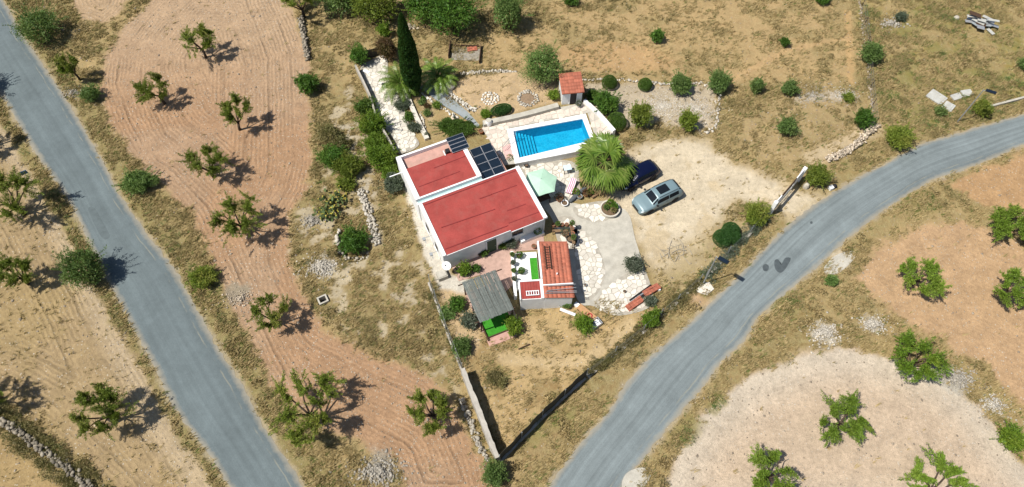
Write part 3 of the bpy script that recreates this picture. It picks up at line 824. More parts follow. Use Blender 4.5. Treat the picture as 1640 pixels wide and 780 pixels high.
# ------------------------------------------------------------------ bushes and broad trees, metres: rx, rz
for row in [
    ('big_bush', 'largest round bush beside the left road at the top left', 75, 62, 2.4, 2.0, M_OLIVE, dict(lump=.3, cat='bush')),
    ('broadleaf_tree', 'dark broad tree on the left verge casting its shadow on the road', 150, 445, 1.9, 2.1, M_OLIVE, dict(lump=.32, cat='tree')),
    ('roadside_bush', 'grey green bush on the verge below the slim young tree', 150, 158, 1.0, .8, M_OLIVE, dict(lump=.3)),
    ('roadside_bush', 'wide low bush between the left road and the almond field', 226, 300, 1.7, 1.0, M_OLIVE, dict(lump=.3, ry=1.4)),
    ('roadside_bush', 'small yellow green bush on the left verge near the middle', 328, 450, 1.2, .8, M_ALMOND, dict(lump=.3)),
    ('roadside_tree', 'tree beyond the left edge, its shadow lying on the lane', -38, 150, 1.9, 2.4, M_OLIVE, dict(lump=.3, cat='tree')),
    ('wild_bush', 'dark green bush at the right edge of the almond field, near the path wall', 495, 145, 1.15, 1.2, M_DARKLEAF, dict(lump=.3)),
    ('wild_bush', 'olive bush just below the field edge, left of the bright shrub', 528, 222, 1.2, .8, M_DRYLEAF, dict(lump=.3)),
    ('wild_bush', 'dark left bush of the pair on the slope left of the house', 535, 262, 1.3, 1.1, M_DARKLEAF, dict(lump=.3)),
    ('wild_bush', 'dark right bush of the pair on the slope left of the house', 560, 275, 1.4, 1.1, M_ALMOND, dict(lump=.3)),
    ('pit_bush', 'dense green bush growing out of the round stone pit', 570, 398, 1.25, 1.6, M_DARKLEAF, dict(lump=.2)),
    ('climbing_shrub', 'bright yellow green shrub against the upper path wall', 598, 210, 1.25, 1.2, M_BRIGHT, dict(lump=.3, ry=1.7)),
    ('climbing_shrub', 'bright shrub touching the rear left corner of the house', 613, 262, 1.4, 1.3, M_BRIGHT, dict(lump=.3, ry=1.7)),
    ('grey_shrub', 'pale grey green shrub below the bright shrubs by the house', 632, 300, 1.1, .8, M_GREYLEAF, dict(lump=.35)),
    ('climbing_shrub', 'green shrub at the top of the planting along the path wall', 586, 178, .9, .8, M_MAT, dict(lump=.3, ry=1.2)),
    ('climbing_shrub', 'loose green shrub in the middle of the planting along the path wall', 604, 238, 1.2, 1.0, M_ALMOND2, dict(lump=.3, ry=1.3)),
    ('climbing_shrub', 'low green shrub beside the house wall below the bright shrub', 626, 284, 1.0, .8, M_ALMOND2, dict(lump=.3)),
    ('wild_bush', 'loose dry bush between the two wild dark bushes and the field edge', 545, 238, 1.0, .7, M_DRYLEAF, dict(lump=.3)),
    ('wild_bush', 'loose green bush below the dark pair on the slope', 556, 300, .9, .6, M_ALMOND, dict(lump=.3)),
    ('hedge_bush', 'dark clipped bush at the head of the stone path', 577, 102, .95, 1.3, M_DARKLEAF, dict(lump=.15)),
    ('flowering_shrub', 'reddish shrub behind the stone path beside the cypress', 622, 92, 1.2, 1.4, M_REDLEAF, dict(lump=.3)),
    ('lime_shrub', 'small lime coloured shrub behind the reddish shrub', 617, 58, .75, .9, M_BRIGHT, dict(lump=.25)),
    ('broadleaf_tree', 'big dark tree at the top edge right of the cypress', 728, 50, 2.9, 3.0, M_DARKLEAF, dict(lump=.3, cat='tree', leaf=.17)),
    ('broadleaf_tree', 'dark tree at the top edge directly behind the cypress', 683, 30, 2.6, 2.6, M_DARKLEAF, dict(lump=.3, cat='tree', leaf=.17)),
    ('broadleaf_tree', 'olive toned tree at the top edge left of the cypress', 606, 30, 2.8, 2.4, M_ALMOND, dict(lump=.3, cat='tree', leaf=.16)),
    ('broadleaf_tree', 'grey tree at the top edge, leftmost of the dense row', 555, 14, 2.6, 1.9, M_OLIVE, dict(lump=.3, cat='tree', leaf=.16)),
    ('olive_tree', 'tall rounded olive tree at the top edge above the garden', 815, 45, 1.9, 2.3, M_OLIVE, dict(lump=.28, cat='tree')),
    ('olive_tree', 'large olive tree behind the pool shed', 868, 128, 2.0, 2.3, M_OLIVE, dict(lump=.32, cat='tree')),
    ('field_bush', 'lone bush in the golden grass above the pool', 1050, 66, .75, .9, M_DARKLEAF, dict(lump=.22)),
    ('field_bush', 'tiny bush in the golden grass left of the boundary line', 1254, 74, .5, .7, M_DARKLEAF, dict(lump=.2, n=900)),
    ('field_bush', 'dark bush cut by the top edge above the pool', 912, 6, .9, .8, M_DARKLEAF, dict(lump=.2)),
    ('field_bush', 'dark bush cut by the top edge near the boundary line', 1315, 4, .9, .7, M_DARKLEAF, dict(lump=.2)),
    ('field_bush', 'dark bush cut by the top edge in the middle of the golden field', 1128, -6, .8, .6, M_DARKLEAF, dict(lump=.2)),
    ('olive_bush', 'pale grey olive bush on the boundary line of the upper field', 1388, 98, 1.15, 1.2, M_OLIVE, dict(lump=.25)),
    ('olive_bush', 'left of the two large round olive bushes in the row behind the car park', 1087, 146, 1.25, 1.15, M_OLIVE, dict(lump=.2)),
    ('olive_bush', 'right of the two large round olive bushes in the row behind the car park', 1147, 144, 1.2, 1.25, M_OLIVE, dict(lump=.2)),
    ('olive_bush', 'narrow olive bush, third from the right end of the bush row', 1208, 147, .75, .95, M_OLIVE, dict(lump=.2)),
    ('olive_bush', 'olive bush at the right end of the bush row', 1260, 150, .85, .9, M_OLIVE, dict(lump=.2)),
    ('olive_bush', 'olive bush alone in the dry plot below the bush row', 1257, 212, 1.05, .95, M_OLIVE, dict(lump=.22)),
    ('orange_tree', 'dark glossy round tree by the corner of the dry plot', 1377, 200, 1.0, 1.05, M_DARKLEAF, dict(lump=.25, cat='tree')),
    ('roadside_tree', 'speckled olive toned tree touching the upper edge of the right road', 1432, 232, 1.35, 1.2, M_ALMOND, dict(lump=.3, cat='tree')),
    ('gate_bush', 'bright green bush right of the entrance gate', 1303, 292, 1.1, 1.2, M_ALMOND, dict(lump=.2)),
    ('gate_bush', 'loose green bush left of the entrance gate', 1206, 352, 1.3, 1.1, M_ALMOND, dict(lump=.28, ry=1.1)),
    ('citrus_tree', 'small citrus tree on white gravel, right of the fan palm', 1022, 200, 1.1, 1.5, M_ALMOND, dict(lump=.3, cat='tree')),
    ('citrus_tree', 'small citrus tree at the right end of the white gravel', 1098, 204, 1.0, 1.2, M_ALMOND, dict(lump=.25, cat='tree')),
    ('laurel_shrub', 'broad dark shrub between pool and gravel bed', 970, 178, 1.35, 1.2, M_DARKLEAF, dict(lump=.28, leaf=.15)),
    ('laurel_shrub', 'low dark shrub directly right of the pool shed', 950, 160, .8, .7, M_MAT, dict(lump=.25)),
    ('yard_bush', 'dry grey rounded bush on the stone paving by the driveway', 1015, 428, .85, .6, M_GREYLEAF, dict(lump=.2, ry=.95)),
    ('yard_bush', 'long green bush on the bank beside the tile stack', 1040, 516, 1.0, .8, M_BRIGHT, dict(lump=.25, ry=.7, rot=.75)),
    ('yard_bush', 'green bush at the lower corner of the tiled annex', 934, 524, .85, .8, M_BRIGHT, dict(lump=.25)),
    ('yard_bush', 'small weed bush against the annex front wall', 908, 490, .45, .45, M_OLIVE, dict(lump=.25)),
    ('corner_bush', 'round bush outside the bottom corner of the walled yard', 793, 763, 1.0, 1.0, M_OLIVE, dict(lump=.2)),
    ('edge_bush', 'bright bush at the stony field edge, lower right corner', 1612, 706, 1.1, .8, M_BRIGHT, dict(lump=.25)),
    ('edge_bush', 'dark bush cut by the right edge in the dry grass', 1640, 112, .9, .8, M_OLIVE, dict(lump=.25)),
    ('lamp_bush', 'green bush behind the upper street lamp', 1568, 180, .95, .8, M_ALMOND, dict(lump=.3)),
    ('pergola_bush', 'leafy bush at the front right corner of the pergola', 822, 528, .95, .75, M_BRIGHT, dict(lump=.25, ry=.7)),
    ('pergola_bush', 'upper of the two dark bushes left of the pergola', 733, 492, .75, .65, M_DARKLEAF, dict(lump=.25)),
    ('pergola_bush', 'grey green bush right against the left side of the pergola', 752, 518, .8, .65, M_GREYLEAF, dict(lump=.25)),
    ('pergola_bush', 'lowest bush in the bed left of the pergola', 740, 560, .9, .6, M_OLIVE, dict(lump=.3)),
    ('pergola_bush', 'olive bush in the bed by the mesh fence', 716, 505, .7, .5, M_OLIVE, dict(lump=.3)),
    ('flower_bush', 'flowering bush at the bottom left corner of the house', 745, 436, .7, .6, M_BRIGHT, dict(lump=.3)),
    ('flower_bush', 'small bush with dark red flowers in the court', 763, 433, .4, .45, M_DARKLEAF, dict(lump=.3, leaf=.11)),
    ('wall_shrub', 'round shrub left of the green house door', 776, 407, .45, .5, M_MAT, dict(lump=.2, leaf=.11)),
    ('wall_shrub', 'shrub right of the green house door', 803, 395, .5, .45, M_MAT, dict(lump=.2, leaf=.11)),
    ('oleander', 'pale flowering oleander under the house window', 818, 393, .6, .5, M_GREYLEAF, dict(lump=.3, leaf=.11)),
    ('shed_shrub', 'lime green shrub left of the pool shed', 886, 158, .6, .6, M_BRIGHT, dict(lump=.3, leaf=.11)),
    ('terrace_shrub', 'lime plant at the left end of the pool wall', 778, 186, .6, .4, M_BRIGHT, dict(lump=.3, leaf=.11)),
    ('verge_bush', 'small dark bush on the lower verge of the curving road', 1330, 452, .6, .4, M_OLIVE, dict(lump=.3)),
    ('verge_bush', 'pale bush beside the white rubble at the top right', 1440, 32, .7, .5, M_GREYLEAF, dict(lump=.3)),
    ('slab_bush', 'dark bush next to the fallen concrete slabs', 1502, 182, .6, .5, M_OLIVE, dict(lump=.3)),
    ('bank_bush', 'grey dry bush between the two tile stacks', 1040, 484, .6, .35, M_GREYLEAF, dict(lump=.3)),
    ('dry_plot_bush', 'low green bush among the rubble of the dry plot', 1357, 160, .6, .4, M_ALMOND, dict(lump=.3)),
    ('weed_clump', 'left one of two dry weed clumps in the lower yard', 791, 606, .6, .3, M_DRYLEAF, dict(lump=.3, n=900)),
    ('weed_clump', 'right one of two dry weed clumps in the lower yard', 804, 614, .45, .3, M_DRYLEAF, dict(lump=.3, n=700)),
]:
    nm, lab, px, py, rx, rz, mat, kw = row
    bush(nm, lab, px, py, rx, rz, mat, **kw)
# clipped balls
for lab, px, py, rr in [('clipped ball bush behind the pool shed, left one of the pair by the stone border', 975, 138, .68), ('clipped ball bush, right one of the pair by the stone border', 1032, 141, .62),
                        ('largest clipped ball bush right of the pool', 986, 202, .85)]:
    bush('ball_bush', lab, px, py, rr, rr, M_MAT, leaf=.075, lump=.04, shell=.12, n=6000, group='clipped ball bushes by the pool', wild=.9)
for lab, px, py, rr in [('lower left ball of the triple clipped bush by the entrance', 1155, 386, .75), ('upper ball of the triple clipped bush by the entrance', 1168, 374, .72), ('right ball of the triple clipped bush by the entrance', 1172, 383, .62)]:
    bush('ball_bush', lab, px, py, rr, rr * .9, M_CYPRESS, leaf=.075, lump=.04, shell=.12, n=6000, group='clipped triple bush by the entrance', wild=.9)
bush('half_ball_bush', 'low clipped dome bush behind the pool retaining wall', 803, 180, .95, .5, M_CYPRESS, ry=.55, leaf=.075, lump=.04, shell=.12, n=6000, rot=.3)
# lavender strip and ground cover
bush('lavender_bed', 'upper grey lavender mound along the stone path', 646, 172, .75, .45, M_GREYLEAF, ry=1.0, leaf=.1, lump=.15)
bush('lavender_bed', 'middle green mound of the bed along the stone path', 655, 190, .5, .4, M_MAT, ry=.7, leaf=.1, lump=.15)
bush('lavender_bed', 'lower grey mound of the bed along the stone path', 664, 208, .6, .4, M_GREYLEAF, ry=.85, leaf=.1, lump=.15)
bush('ground_cover', 'wide dark green mat of ground cover behind the house', 730, 208, 2.1, .5, M_MAT, ry=1.15, leaf=.1, lump=.2, n=13000, rot=-.15, cat='ground cover')
for k, (px, py, s) in enumerate([(668, 152, .35), (676, 166, .4), (684, 172, .35), (699, 172, .5), (684, 184, .45), (683, 218, .3), (678, 160, .25)]):
    bush('rockery_plant', ['small rounded plant at the top of the rockery', 'olive plant in the left half of the rockery', 'tiny reddish plant in the middle of the rockery', 'spiky lime plant at the right of the rockery',
                           'green plant in the lower rockery', 'small grey plant by the house end of the low wall', 'smallest plant near the low wall of the rockery'][k], px, py, s, s * .8, [M_MAT, M_OLIVE, M_REDLEAF, M_BRIGHT, M_OLIVE, M_GREYLEAF, M_DARKLEAF][k], leaf=.1, lump=.3, n=500, group='plants in the rockery')

# cypress
r = np.random.default_rng(77)
n = 42000
zz = r.random(n) ** .8
rad = 1.12 * np.clip(np.sin(np.clip(zz * .93 + .07, 0, 1) * PI) ** .55 * (1 - zz * .45), .02, 1)
an = r.uniform(0, 2 * PI, n)
lump = 1 + .5 * (fbm(an * 1.4 + 5, zz * 14, 1.0, 3) - .5)
rr = rad * lump * (1 - .35 * r.random(n) ** 2)
pc = np.c_[rr * np.cos(an), rr * np.sin(an), .25 + zz * 10.2]
mb = MB(); mb.tube([(0, 0, -.1), (0, 0, 4), (0, 0, 9.6)], [.24, .16, .03], 7)
plant_tree('cypress_tree', 'tall dark cypress tree beside the stone path', 'tree', G(664, 150), mb.mesh('trunk', True),
           leaf_mesh('crown', pc, np.c_[np.cos(an) * .4, np.sin(an) * .4, np.ones(n)] + r.normal(0, .35, (n, 3)), .2, .09, r), M_CYPRESS)

# palms
def frond_mesh(r, n_fr, L, up0, droop, leaflets, lw, ll, base_z, base_r=.12):
    V = []; F = []; mb = MB()
    for k in range(n_fr):
        a = k * 2.39996 + r.normal(0, .12)
        t0 = k / n_fr
        el = up0[0] * (1 - t0) + up0[1] * t0 + r.normal(0, .07)
        Lk = L * r.uniform(.85, 1.1)
        pts = []; p = np.array([math.cos(a) * base_r, math.sin(a) * base_r, base_z]); e = el
        ns = 7
        for s in range(ns + 1):
            pts.append(p.copy())
            d = np.array([math.cos(a) * math.cos(e), math.sin(a) * math.cos(e), math.sin(e)])
            p = p + d * Lk / ns; e -= droop / ns * (1 + .8 * s / ns)
        pts = np.array(pts)
        mb.tube(pts, [.035 * (1 - .75 * q / ns) for q in range(ns + 1)], 4, cap=False)
        side = np.array([-math.sin(a), math.cos(a), 0])
        for q in range(leaflets):
            t = .16 + .84 * q / (leaflets - 1)
            i = min(int(t * ns), ns - 1); fr = t * ns - i
            c = pts[i] * (1 - fr) + pts[i + 1] * fr
            tg = unit(pts[i + 1] - pts[i])
            up = np.cross(tg, side)
            l = ll * math.sin(PI * min(1, .16 + t * .84)) ** .6 * r.uniform(.85, 1.1)
            for sg in (-1, 1):
                dd = unit(side * sg * .85 + tg * .55 + up * (-.22 if up[2] > 0 else .22) + r.normal(0, .06, 3))
                b = len(V)
                w = tg * lw
                V += [c - w, c + w, c + dd * l * .55 + w * .8 + np.array([0, 0, -.01]), c + dd * l + np.array([0, 0, -.06 * l])]
                F.append((b, b + 1, b + 2, b + 3))
    return np_mesh('fronds', np.array(V), np.array(F)), mb.mesh('frond_stalks')

def feather_palm(label, px, py, L, th, n_fr, seed):
    r = np.random.default_rng(seed)
    t = thing('feather_palm', label, 'palm', G(px, py), 0, 'feather palms beside the cypress')
    mb = MB(); mb.tube([(0, 0, -.1), (0, 0, th * .5), (0, 0, th)], [.34, .30, .26], 10); mb.build('trunk', M_BARK, t, smooth=True)
    fr, st = frond_mesh(r, n_fr, L, (1.2, .15), 1.4, 24, .034, .50, th)
    link('fronds', fr, M_PALM, t); link('frond_stalks', st, M_PALM, t)
feather_palm('feather palm at the foot of the cypress, left one', 643, 144, 2.6, 1.0, 38, 3)
feather_palm('feather palm right of the cypress, yellowish fronds', 704, 136, 2.5, 1.2, 38, 4)

def fan_palm():
    r = np.random.default_rng(9)
    t = thing('fan_palm', 'huge fan palm with brown skirt beside the pool', 'palm', G(963, 288), 0)
    TH = 2.9
    mb = MB(); mb.tube([(0, 0, -.1), (0, 0, TH * .5), (0, 0, TH)], [.42, .36, .3], 12); mb.build('trunk', M_BARK, t, smooth=True)
    def fans(nf, e0, e1, L, S, dry):
        V = []; F = []; mb2 = MB()
        for k in range(nf):
            a = k * 2.39996 + r.normal(0, .15)
            t0 = (k / max(1, nf - 1)) ** 1.0
            e = math.asin(math.sin(e1) + (math.sin(e0) - math.sin(e1)) * ((k * .618034) % 1.0)) + r.normal(0, .08)
            d = np.array([math.cos(a) * math.cos(e), math.sin(a) * math.cos(e), math.sin(e)])
            o = np.array([0, 0, TH - (.0 if not dry else .25)])
            pl = L * r.uniform(.55, 1.12)
            c = o + d * pl + np.array([0, 0, -.06 * pl])
            mb2.tube([o, o + d * pl * .5 + np.array([0, 0, .04]), c], [.035, .028, .02], 4, cap=False)
            side = np.array([-math.sin(a), math.cos(a), 0]); up = np.cross(d, side)
            if up[2] < 0: up = -up
            nb = 24
            s = S * r.uniform(.85, 1.1)
            for q in range(nb):
                th = (q / (nb - 1) - .5) * PI * 1.1
                dd = unit(d * math.cos(th) + side * math.sin(th))
                l = s * (.72 + .28 * math.cos(th)) * r.uniform(.9, 1.08)
                wv = unit(np.cross(dd, up)) * s * .048
                mid = c + dd * l * .55 + up * (.05 * (1 if q % 2 else -1))
                tip = c + dd * l + np.array([0, 0, -r.uniform(.15, .60) * s * (1.3 if dry else 1)])
                b = len(V)
                V += [c, mid - wv, tip, mid + wv]
                F.append((b, b + 1, b + 2, b + 3))
        return np_mesh('fan_leaves', np.array(V), np.array(F)), mb2.mesh('leaf_stalks')
    f1, s1 = fans(46, 1.4, -.3, 1.5, 1.75, False)
    link('fan_leaves', f1, M_PALM, t); link('leaf_stalks', s1, M_PALM, t)
    f2, s2 = fans(38, -.25, -1.1, 1.35, 1.35, True)
    tag(link('dead_leaves', f2, M_PALMDRY, t), 'skirt of hanging dead brown leaves')
    link('dead_leaf_stalks', s2, M_PALMDRY, t)
fan_palm()

# prickly pears with yellow fruit
M_CACTUS = simple('cactus_pad', (.14, .19, .07), .7, .2, .2, 4, island=.25)
M_FRUIT = simple('yellow_fruit', (.55, .46, .08), .6, .3, .1, 4, island=.2)
for k, (px, py) in enumerate([(528, 345), (541, 322)]):
    r = np.random.default_rng(50 + k)
    t = thing('prickly_pear', ['prickly pear with yellow fruit above the stone pit', 'prickly pear with yellow fruit on the slope below the dark bushes'][k], 'cactus', G(px, py), 0, 'prickly pears on the slope')
    mb = MB(); fr = MB()
    for q in range(70):
        c = np.array([r.normal(0, .55), r.normal(0, .5), 0]); z = r.uniform(.2, .9)
        a = r.uniform(0, PI); ti = r.normal(0, .5)
        Mx = Matrix.Translation((c[0], c[1], z)) @ Matrix.Rotation(a, 4, 'Z') @ Matrix.Rotation(ti, 4, 'X')
        ring = [(math.cos(w) * .13, 0, math.sin(w) * .2) for w in np.linspace(0, 2 * PI, 9)[:-1]]
        vs = [Mx @ Vector((x, -.02, zz_)) for x, y, zz_ in ring] + [Mx @ Vector((x, .02, zz_)) for x, y, zz_ in ring]
        mb.add(vs, [tuple(range(8)), tuple(range(15, 7, -1))] + [(i, i + 8, (i + 1) % 8 + 8, (i + 1) % 8) for i in range(8)])
        if r.random() < .6:
            e = Mx @ Vector((r.normal(0, .06), 0, .22))
            fr.lathe([(.0, -.06), (.06, -.02), (.06, .03), (.02, .07)], 5, tuple(e))
    tag(mb.build('pads', M_CACTUS, t), kind='stuff'); tag(fr.build('fruit', M_FRUIT, t), kind='stuff')

# ------------------------------------------------------------------ dry grass and pebbles, which nobody could count
M_STRAW = leafmat('straw', (.26, .185, .075), (.52, .40, .20), (.20, .17, .07), rough=.8, trans=.2, nscale=.35)
M_WEED = leafmat('weed', (.075, .095, .022), (.17, .19, .05), (.22, .2, .08), rough=.8, trans=.2)
def in_view(x, y):
    s, c = math.sin(TILT), math.cos(TILT)
    dep = y * s + CAM_H * c
    u = 820 + FPX * x / dep; v = 390 - FPX * (y * c - CAM_H * s) / dep
    return (u > -120) & (u < 1760) & (v > -80) & (v < 860)
BLOCK = [PP([(560, 95), (615, 80), (640, 140), (775, 195), (900, 165), (935, 160), (990, 215), (1000, 300), (1050, 440), (1045, 500), (960, 480), (925, 500), (835, 492), (820, 540), (780, 545), (700, 440), (640, 260)])]
def blades(name, N, arr, thr_pow, mat, hgtm, spread, nb, label, seed, wid=.018):
    r = np.random.default_rng(seed)
    x = r.uniform(-62, 62, N); y = r.uniform(8, 72, N)
    d = sample(arr, x, y)
    k = fbm(x, y, .9, 3)
    keep = (r.random(N) < np.clip(d, 0, 1) ** thr_pow * sstep(k, .34, .58)) & in_view(x, y) & (np.minimum(sample(rdL, x, y), sample(rdR, x, y)) > .02)
    for b in BLOCK: keep &= sdpoly(x, y, b) > 0
    x, y = x[keep], y[keep]; n = len(x)
    z = sample(GZ, x, y)
    sz = r.uniform(.55, 1.3, n) * (.6 + .8 * fbm(x + 9, y, .4, 3))
    X = np.repeat(x, nb); Y = np.repeat(y, nb); Z = np.repeat(z, nb); S = np.repeat(sz, nb); m = len(X)
    a = r.uniform(0, 2 * PI, m); le = r.uniform(.15, 1.0, m) * spread
    wind = np.repeat(r.normal(.15, .15, n), nb)
    h = hgtm * S * r.uniform(.6, 1.2, m)
    bx = X + r.normal(0, .07, m) * S; by = Y + r.normal(0, .07, m) * S
    tip = np.c_[bx + np.cos(a) * le * S + wind, by + np.sin(a) * le * S + wind * .4, Z + h]
    w = wid * (1 + S)
    p0 = np.c_[bx - np.sin(a) * w, by + np.cos(a) * w, Z - .02]; p1 = np.c_[bx + np.sin(a) * w, by - np.cos(a) * w, Z - .02]
    V = np.stack([p0, p1, tip], 1).reshape(-1, 3)
    me = np_mesh(name, V, np.arange(3 * m).reshape(m, 3))
    print(name, n, 'tufts', m, 'blades')
    return tag(link(name, me, mat), label, None, None, 'stuff')
blades('dry_grass', 330000, grass, 1.3, M_STRAW, .20, .20, 6, 'straw coloured dry grass on verges, slopes and waste ground', 21)
blades('green_weeds', 160000, green * grass, 1.0, M_WEED, .16, .2, 6, 'low green weeds among the dry grass', 22)

def scrub(name, N, arr, lo, mat, label, seed, rmax, leaf=.11, per=90):
    r = np.random.default_rng(seed)
    x = r.uniform(-62, 62, N); y = r.uniform(8, 72, N)
    keep = (sample(arr, x, y) > lo) & (fbm(x + 4, y, .35, 3) > .5) & in_view(x, y) & (np.minimum(sample(rdL, x, y), sample(rdR, x, y)) > .5)
    for b in BLOCK: keep &= sdpoly(x, y, b) > .3
    x, y = x[keep], y[keep]; n = len(x)
    R = rmax * (.35 + .65 * r.random(n) ** 2)
    P_, D_ = [], []
    for i in range(n):
        p, d = ball_points(r, int(per * (R[i] / rmax) ** 1.5) + 12, R[i], R[i], R[i] * .6, .3)
        P_.append(p + np.array([x[i], y[i], float(sample(GZ, x[i], y[i])) + R[i] * .2])); D_.append(d + r.normal(0, .6, p.shape))
    P_ = np.vstack(P_); D_ = np.vstack(D_)
    print(name, n, len(P_))
    return tag(link(name, leaf_mesh(name, P_, D_, leaf, leaf * .4, r), mat), label, None, None, 'stuff')
scrub('dry_scrub', 9000, grass, .55, M_DRYLEAF, 'low brown scrub scattered over the verges and waste ground', 41, .55)
scrub('straw_scrub', 7000, grass, .5, M_STRAW, 'pale straw tussocks over the verges and waste ground', 42, .45, .2, 70)
scrub('green_scrub', 9000, green, .45, M_OLIVE, 'low green scrub in the weedy patches', 43, .5)
M_PEBBLE = simple('pebble', (.40, .335, .255), .9, .15, .2, 5, island=.35)
M_WHITEROCK = simple('white_limestone', (.40, .365, .305), .9, .15, .18, 5, island=.25)
ICO = np.array([(0, 0, 1.), (.894, 0, .447), (.276, .851, .447), (-.724, .526, .447), (-.724, -.526, .447), (.276, -.851, .447), (.724, .526, -.447), (-.276, .851, -.447), (-.894, 0, -.447), (-.276, -.851, -.447), (.724, -.526, -.447), (0, 0, -1)])
ICOF = np.array([(0, 1, 2), (0, 2, 3), (0, 3, 4), (0, 4, 5), (0, 5, 1), (1, 6, 2), (2, 7, 3), (3, 8, 4), (4, 9, 5), (5, 10, 1), (6, 7, 2), (7, 8, 3), (8, 9, 4), (9, 10, 5), (10, 6, 1), (11, 7, 6), (11, 8, 7), (11, 9, 8), (11, 10, 9), (11, 6, 10)])
def rocks_mesh(name, c, s, r, flat=.6):
    n = len(c)
    q = ICO[None] * (1 + r.uniform(-.32, .32, (n, 12, 1)))
    a = r.uniform(0, 2 * PI, n)
    ca, sa = np.cos(a)[:, None], np.sin(a)[:, None]
    el = r.uniform(.7, 1.4, n)[:, None]
    x = q[..., 0] * el; y = q[..., 1]
    V = np.stack([x * ca - y * sa, x * sa + y * ca, q[..., 2] * flat], -1) * s[:, None, None] + c[:, None]
    F = (ICOF[None] + 12 * np.arange(n)[:, None, None]).reshape(-1, 3)
    return np_mesh(name, V.reshape(-1, 3), F)
r = np.random.default_rng(31)
N = 90000
x = r.uniform(-62, 62, N); y = r.uniform(8, 72, N)
keep = (r.random(N) < sample(stone, x, y) ** 1.3 * .42) & in_view(x, y) & (np.minimum(sample(rdL, x, y), sample(rdR, x, y)) > .1)
for b in BLOCK: keep &= sdpoly(x, y, b) > 0
x, y = x[keep], y[keep]
s = .03 + .05 * r.random(len(x)) ** 3 + .06 * (r.random(len(x)) < .03)
print('pebbles', len(x))
tag(link('pebbles', rocks_mesh('pebbles', np.c_[x, y, sample(GZ, x, y) + s * .2], s, r), M_PEBBLE), 'loose pebbles scattered over fields and verges', None, None, 'stuff')
# heaps of stones
for k, (px, py, R_, n, smin, smax, mat, lab) in enumerate([
    (515, 428, 1.5, 420, .05, .14, M_WHITEROCK, 'spread heap of white stones left of the stone pit'), (500, 354, 1.1, 220, .05, .12, M_WHITEROCK, 'small heap of pale stones above the stone pit'),
    (607, 756, 1.9, 420, .05, .17, M_WHITEROCK, 'grey stone heap at the bottom edge of the almond field'), (1322, 535, 1.5, 380, .05, .15, M_WHITEROCK, 'white stone heap on the edge of the pale curved field'),
    (1398, 520, 1.2, 260, .05, .14, M_WHITEROCK, 'white stone heap between the two right fields'), (1532, 606, 1.6, 380, .05, .15, M_WHITEROCK, 'long stone heap right of the bright spreading almond tree'),
    (1300, 152, 2.2, 320, .05, .13, M_WHITEROCK, 'left strip of white rubble in the dry plot'), (1352, 152, 1.5, 240, .05, .13, M_WHITEROCK, 'right strip of white rubble in the dry plot'),
    (385, 480, 1.6, 160, .04, .12, M_PEBBLE, 'grey stones on the verge between left road and almond field'), (115, 150, 1.2, 200, .04, .12, M_WHITEROCK, 'pale stones beside the left road near the young tree'),
    (1426, 38, 1.3, 120, .06, .2, M_WHITEROCK, 'white rubble in the dry grass at the top right'), (1060, 170, 3.4, 900, .04, .10, M_WHITEROCK, 'white gravel bed around the citrus trees, left part'),
    (1115, 175, 2.6, 600, .04, .10, M_WHITEROCK, 'white gravel bed around the citrus trees, right part'), (655, 45, 1.0, 26, .12, .4, M_PEBBLE, 'grey boulders behind the cypress'),
    (1590, 650, 1.6, 320, .05, .13, M_WHITEROCK, 'stones along the pale field edge near the bright bush')]):
    r = np.random.default_rng(300 + k)
    g = G(px, py)
    n = int(n * 1.6); smin *= .7; smax *= .72
    a = r.uniform(0, 2 * PI, n); rad = R_ * np.abs(r.normal(0, .55, n)) * (.6 + .8 * fbm(np.cos(a) * 2 + k, np.sin(a) * 2, 1.0, 2))
    xx = g.x + rad * np.cos(a) * 1.2; yy = g.y + rad * np.sin(a) * .8
    s = r.uniform(smin, smax, n) * (.6 + .6 * r.random(n))
    zz = sample(GZ, xx, yy) + s * .25 + .22 * np.exp(-(rad / (R_ * .5)) ** 2) * r.random(n) * (0 if 'gravel' in lab or 'strip' in lab else 1)
    tag(link('stone_heap' if 'gravel' not in lab else 'gravel_bed', rocks_mesh('stones', np.c_[xx, yy, zz], s, r), mat), lab, 'stones', None, 'stuff')
# ------------------------------------------------------------------ built materials
M_WHITE = simple('whitewash', (.74, .74, .72), .85, .2, .06, 1.2, dirt=(.60, .58, .54))
M_WHITE2 = simple('white_coping', (.80, .80, .79), .7, .25, .04, 1.5)
M_REDROOF = simple('red_roof_paint', (.30, .055, .046), .8, .2, .16, .9, dirt=(.30, .085, .07))
M_REDSEAM = simple('red_seam', (.22, .035, .035), .8, .2, .1, 2)
M_TEAL = simple('grey_teal_gutter', (.36, .50, .50), .8, .2, .08, 2)
M_PINK = simple('pink_terrace', (.47, .28, .23), .9, .15, .14, 2.0, dirt=(.42, .31, .25))
M_COURT = simple('court_paving', (.40, .27, .22), .9, .15, .14, 3.0, island=.10)
M_TERRA = simple('terracotta_tile', (.37, .125, .078), .85, .15, .16, 2.0, island=.14, dirt=(.30, .13, .09))
M_GLASS = simple('dark_glass', (.010, .013, .017), .12, .3, .05, 2)
M_FRAME = simple('window_frame', (.10, .09, .08), .6, .3, .05, 3)
M_DOOR = simple('green_door', (.018, .055, .032), .6, .3, .1, 3)
M_PANEL = simple('solar_cell', (.010, .018, .030), .18, .5, .15, 2)
M_ALU = simple('aluminium', (.55, .56, .57), .4, .5, .05, 4, metal=.6)
M_CONC = simple('concrete', (.42, .395, .335), .92, .15, .16, 1.6, dirt=(.34, .315, .26), bump=.2)
M_CONCD = simple('blue_grey_concrete', (.26, .29, .30), .92, .15, .10, 1.4)
M_STONE = simple('paving_stone', (.60, .56, .485), .9, .15, .12, 3.0, island=.2, dirt=(.46, .42, .35))
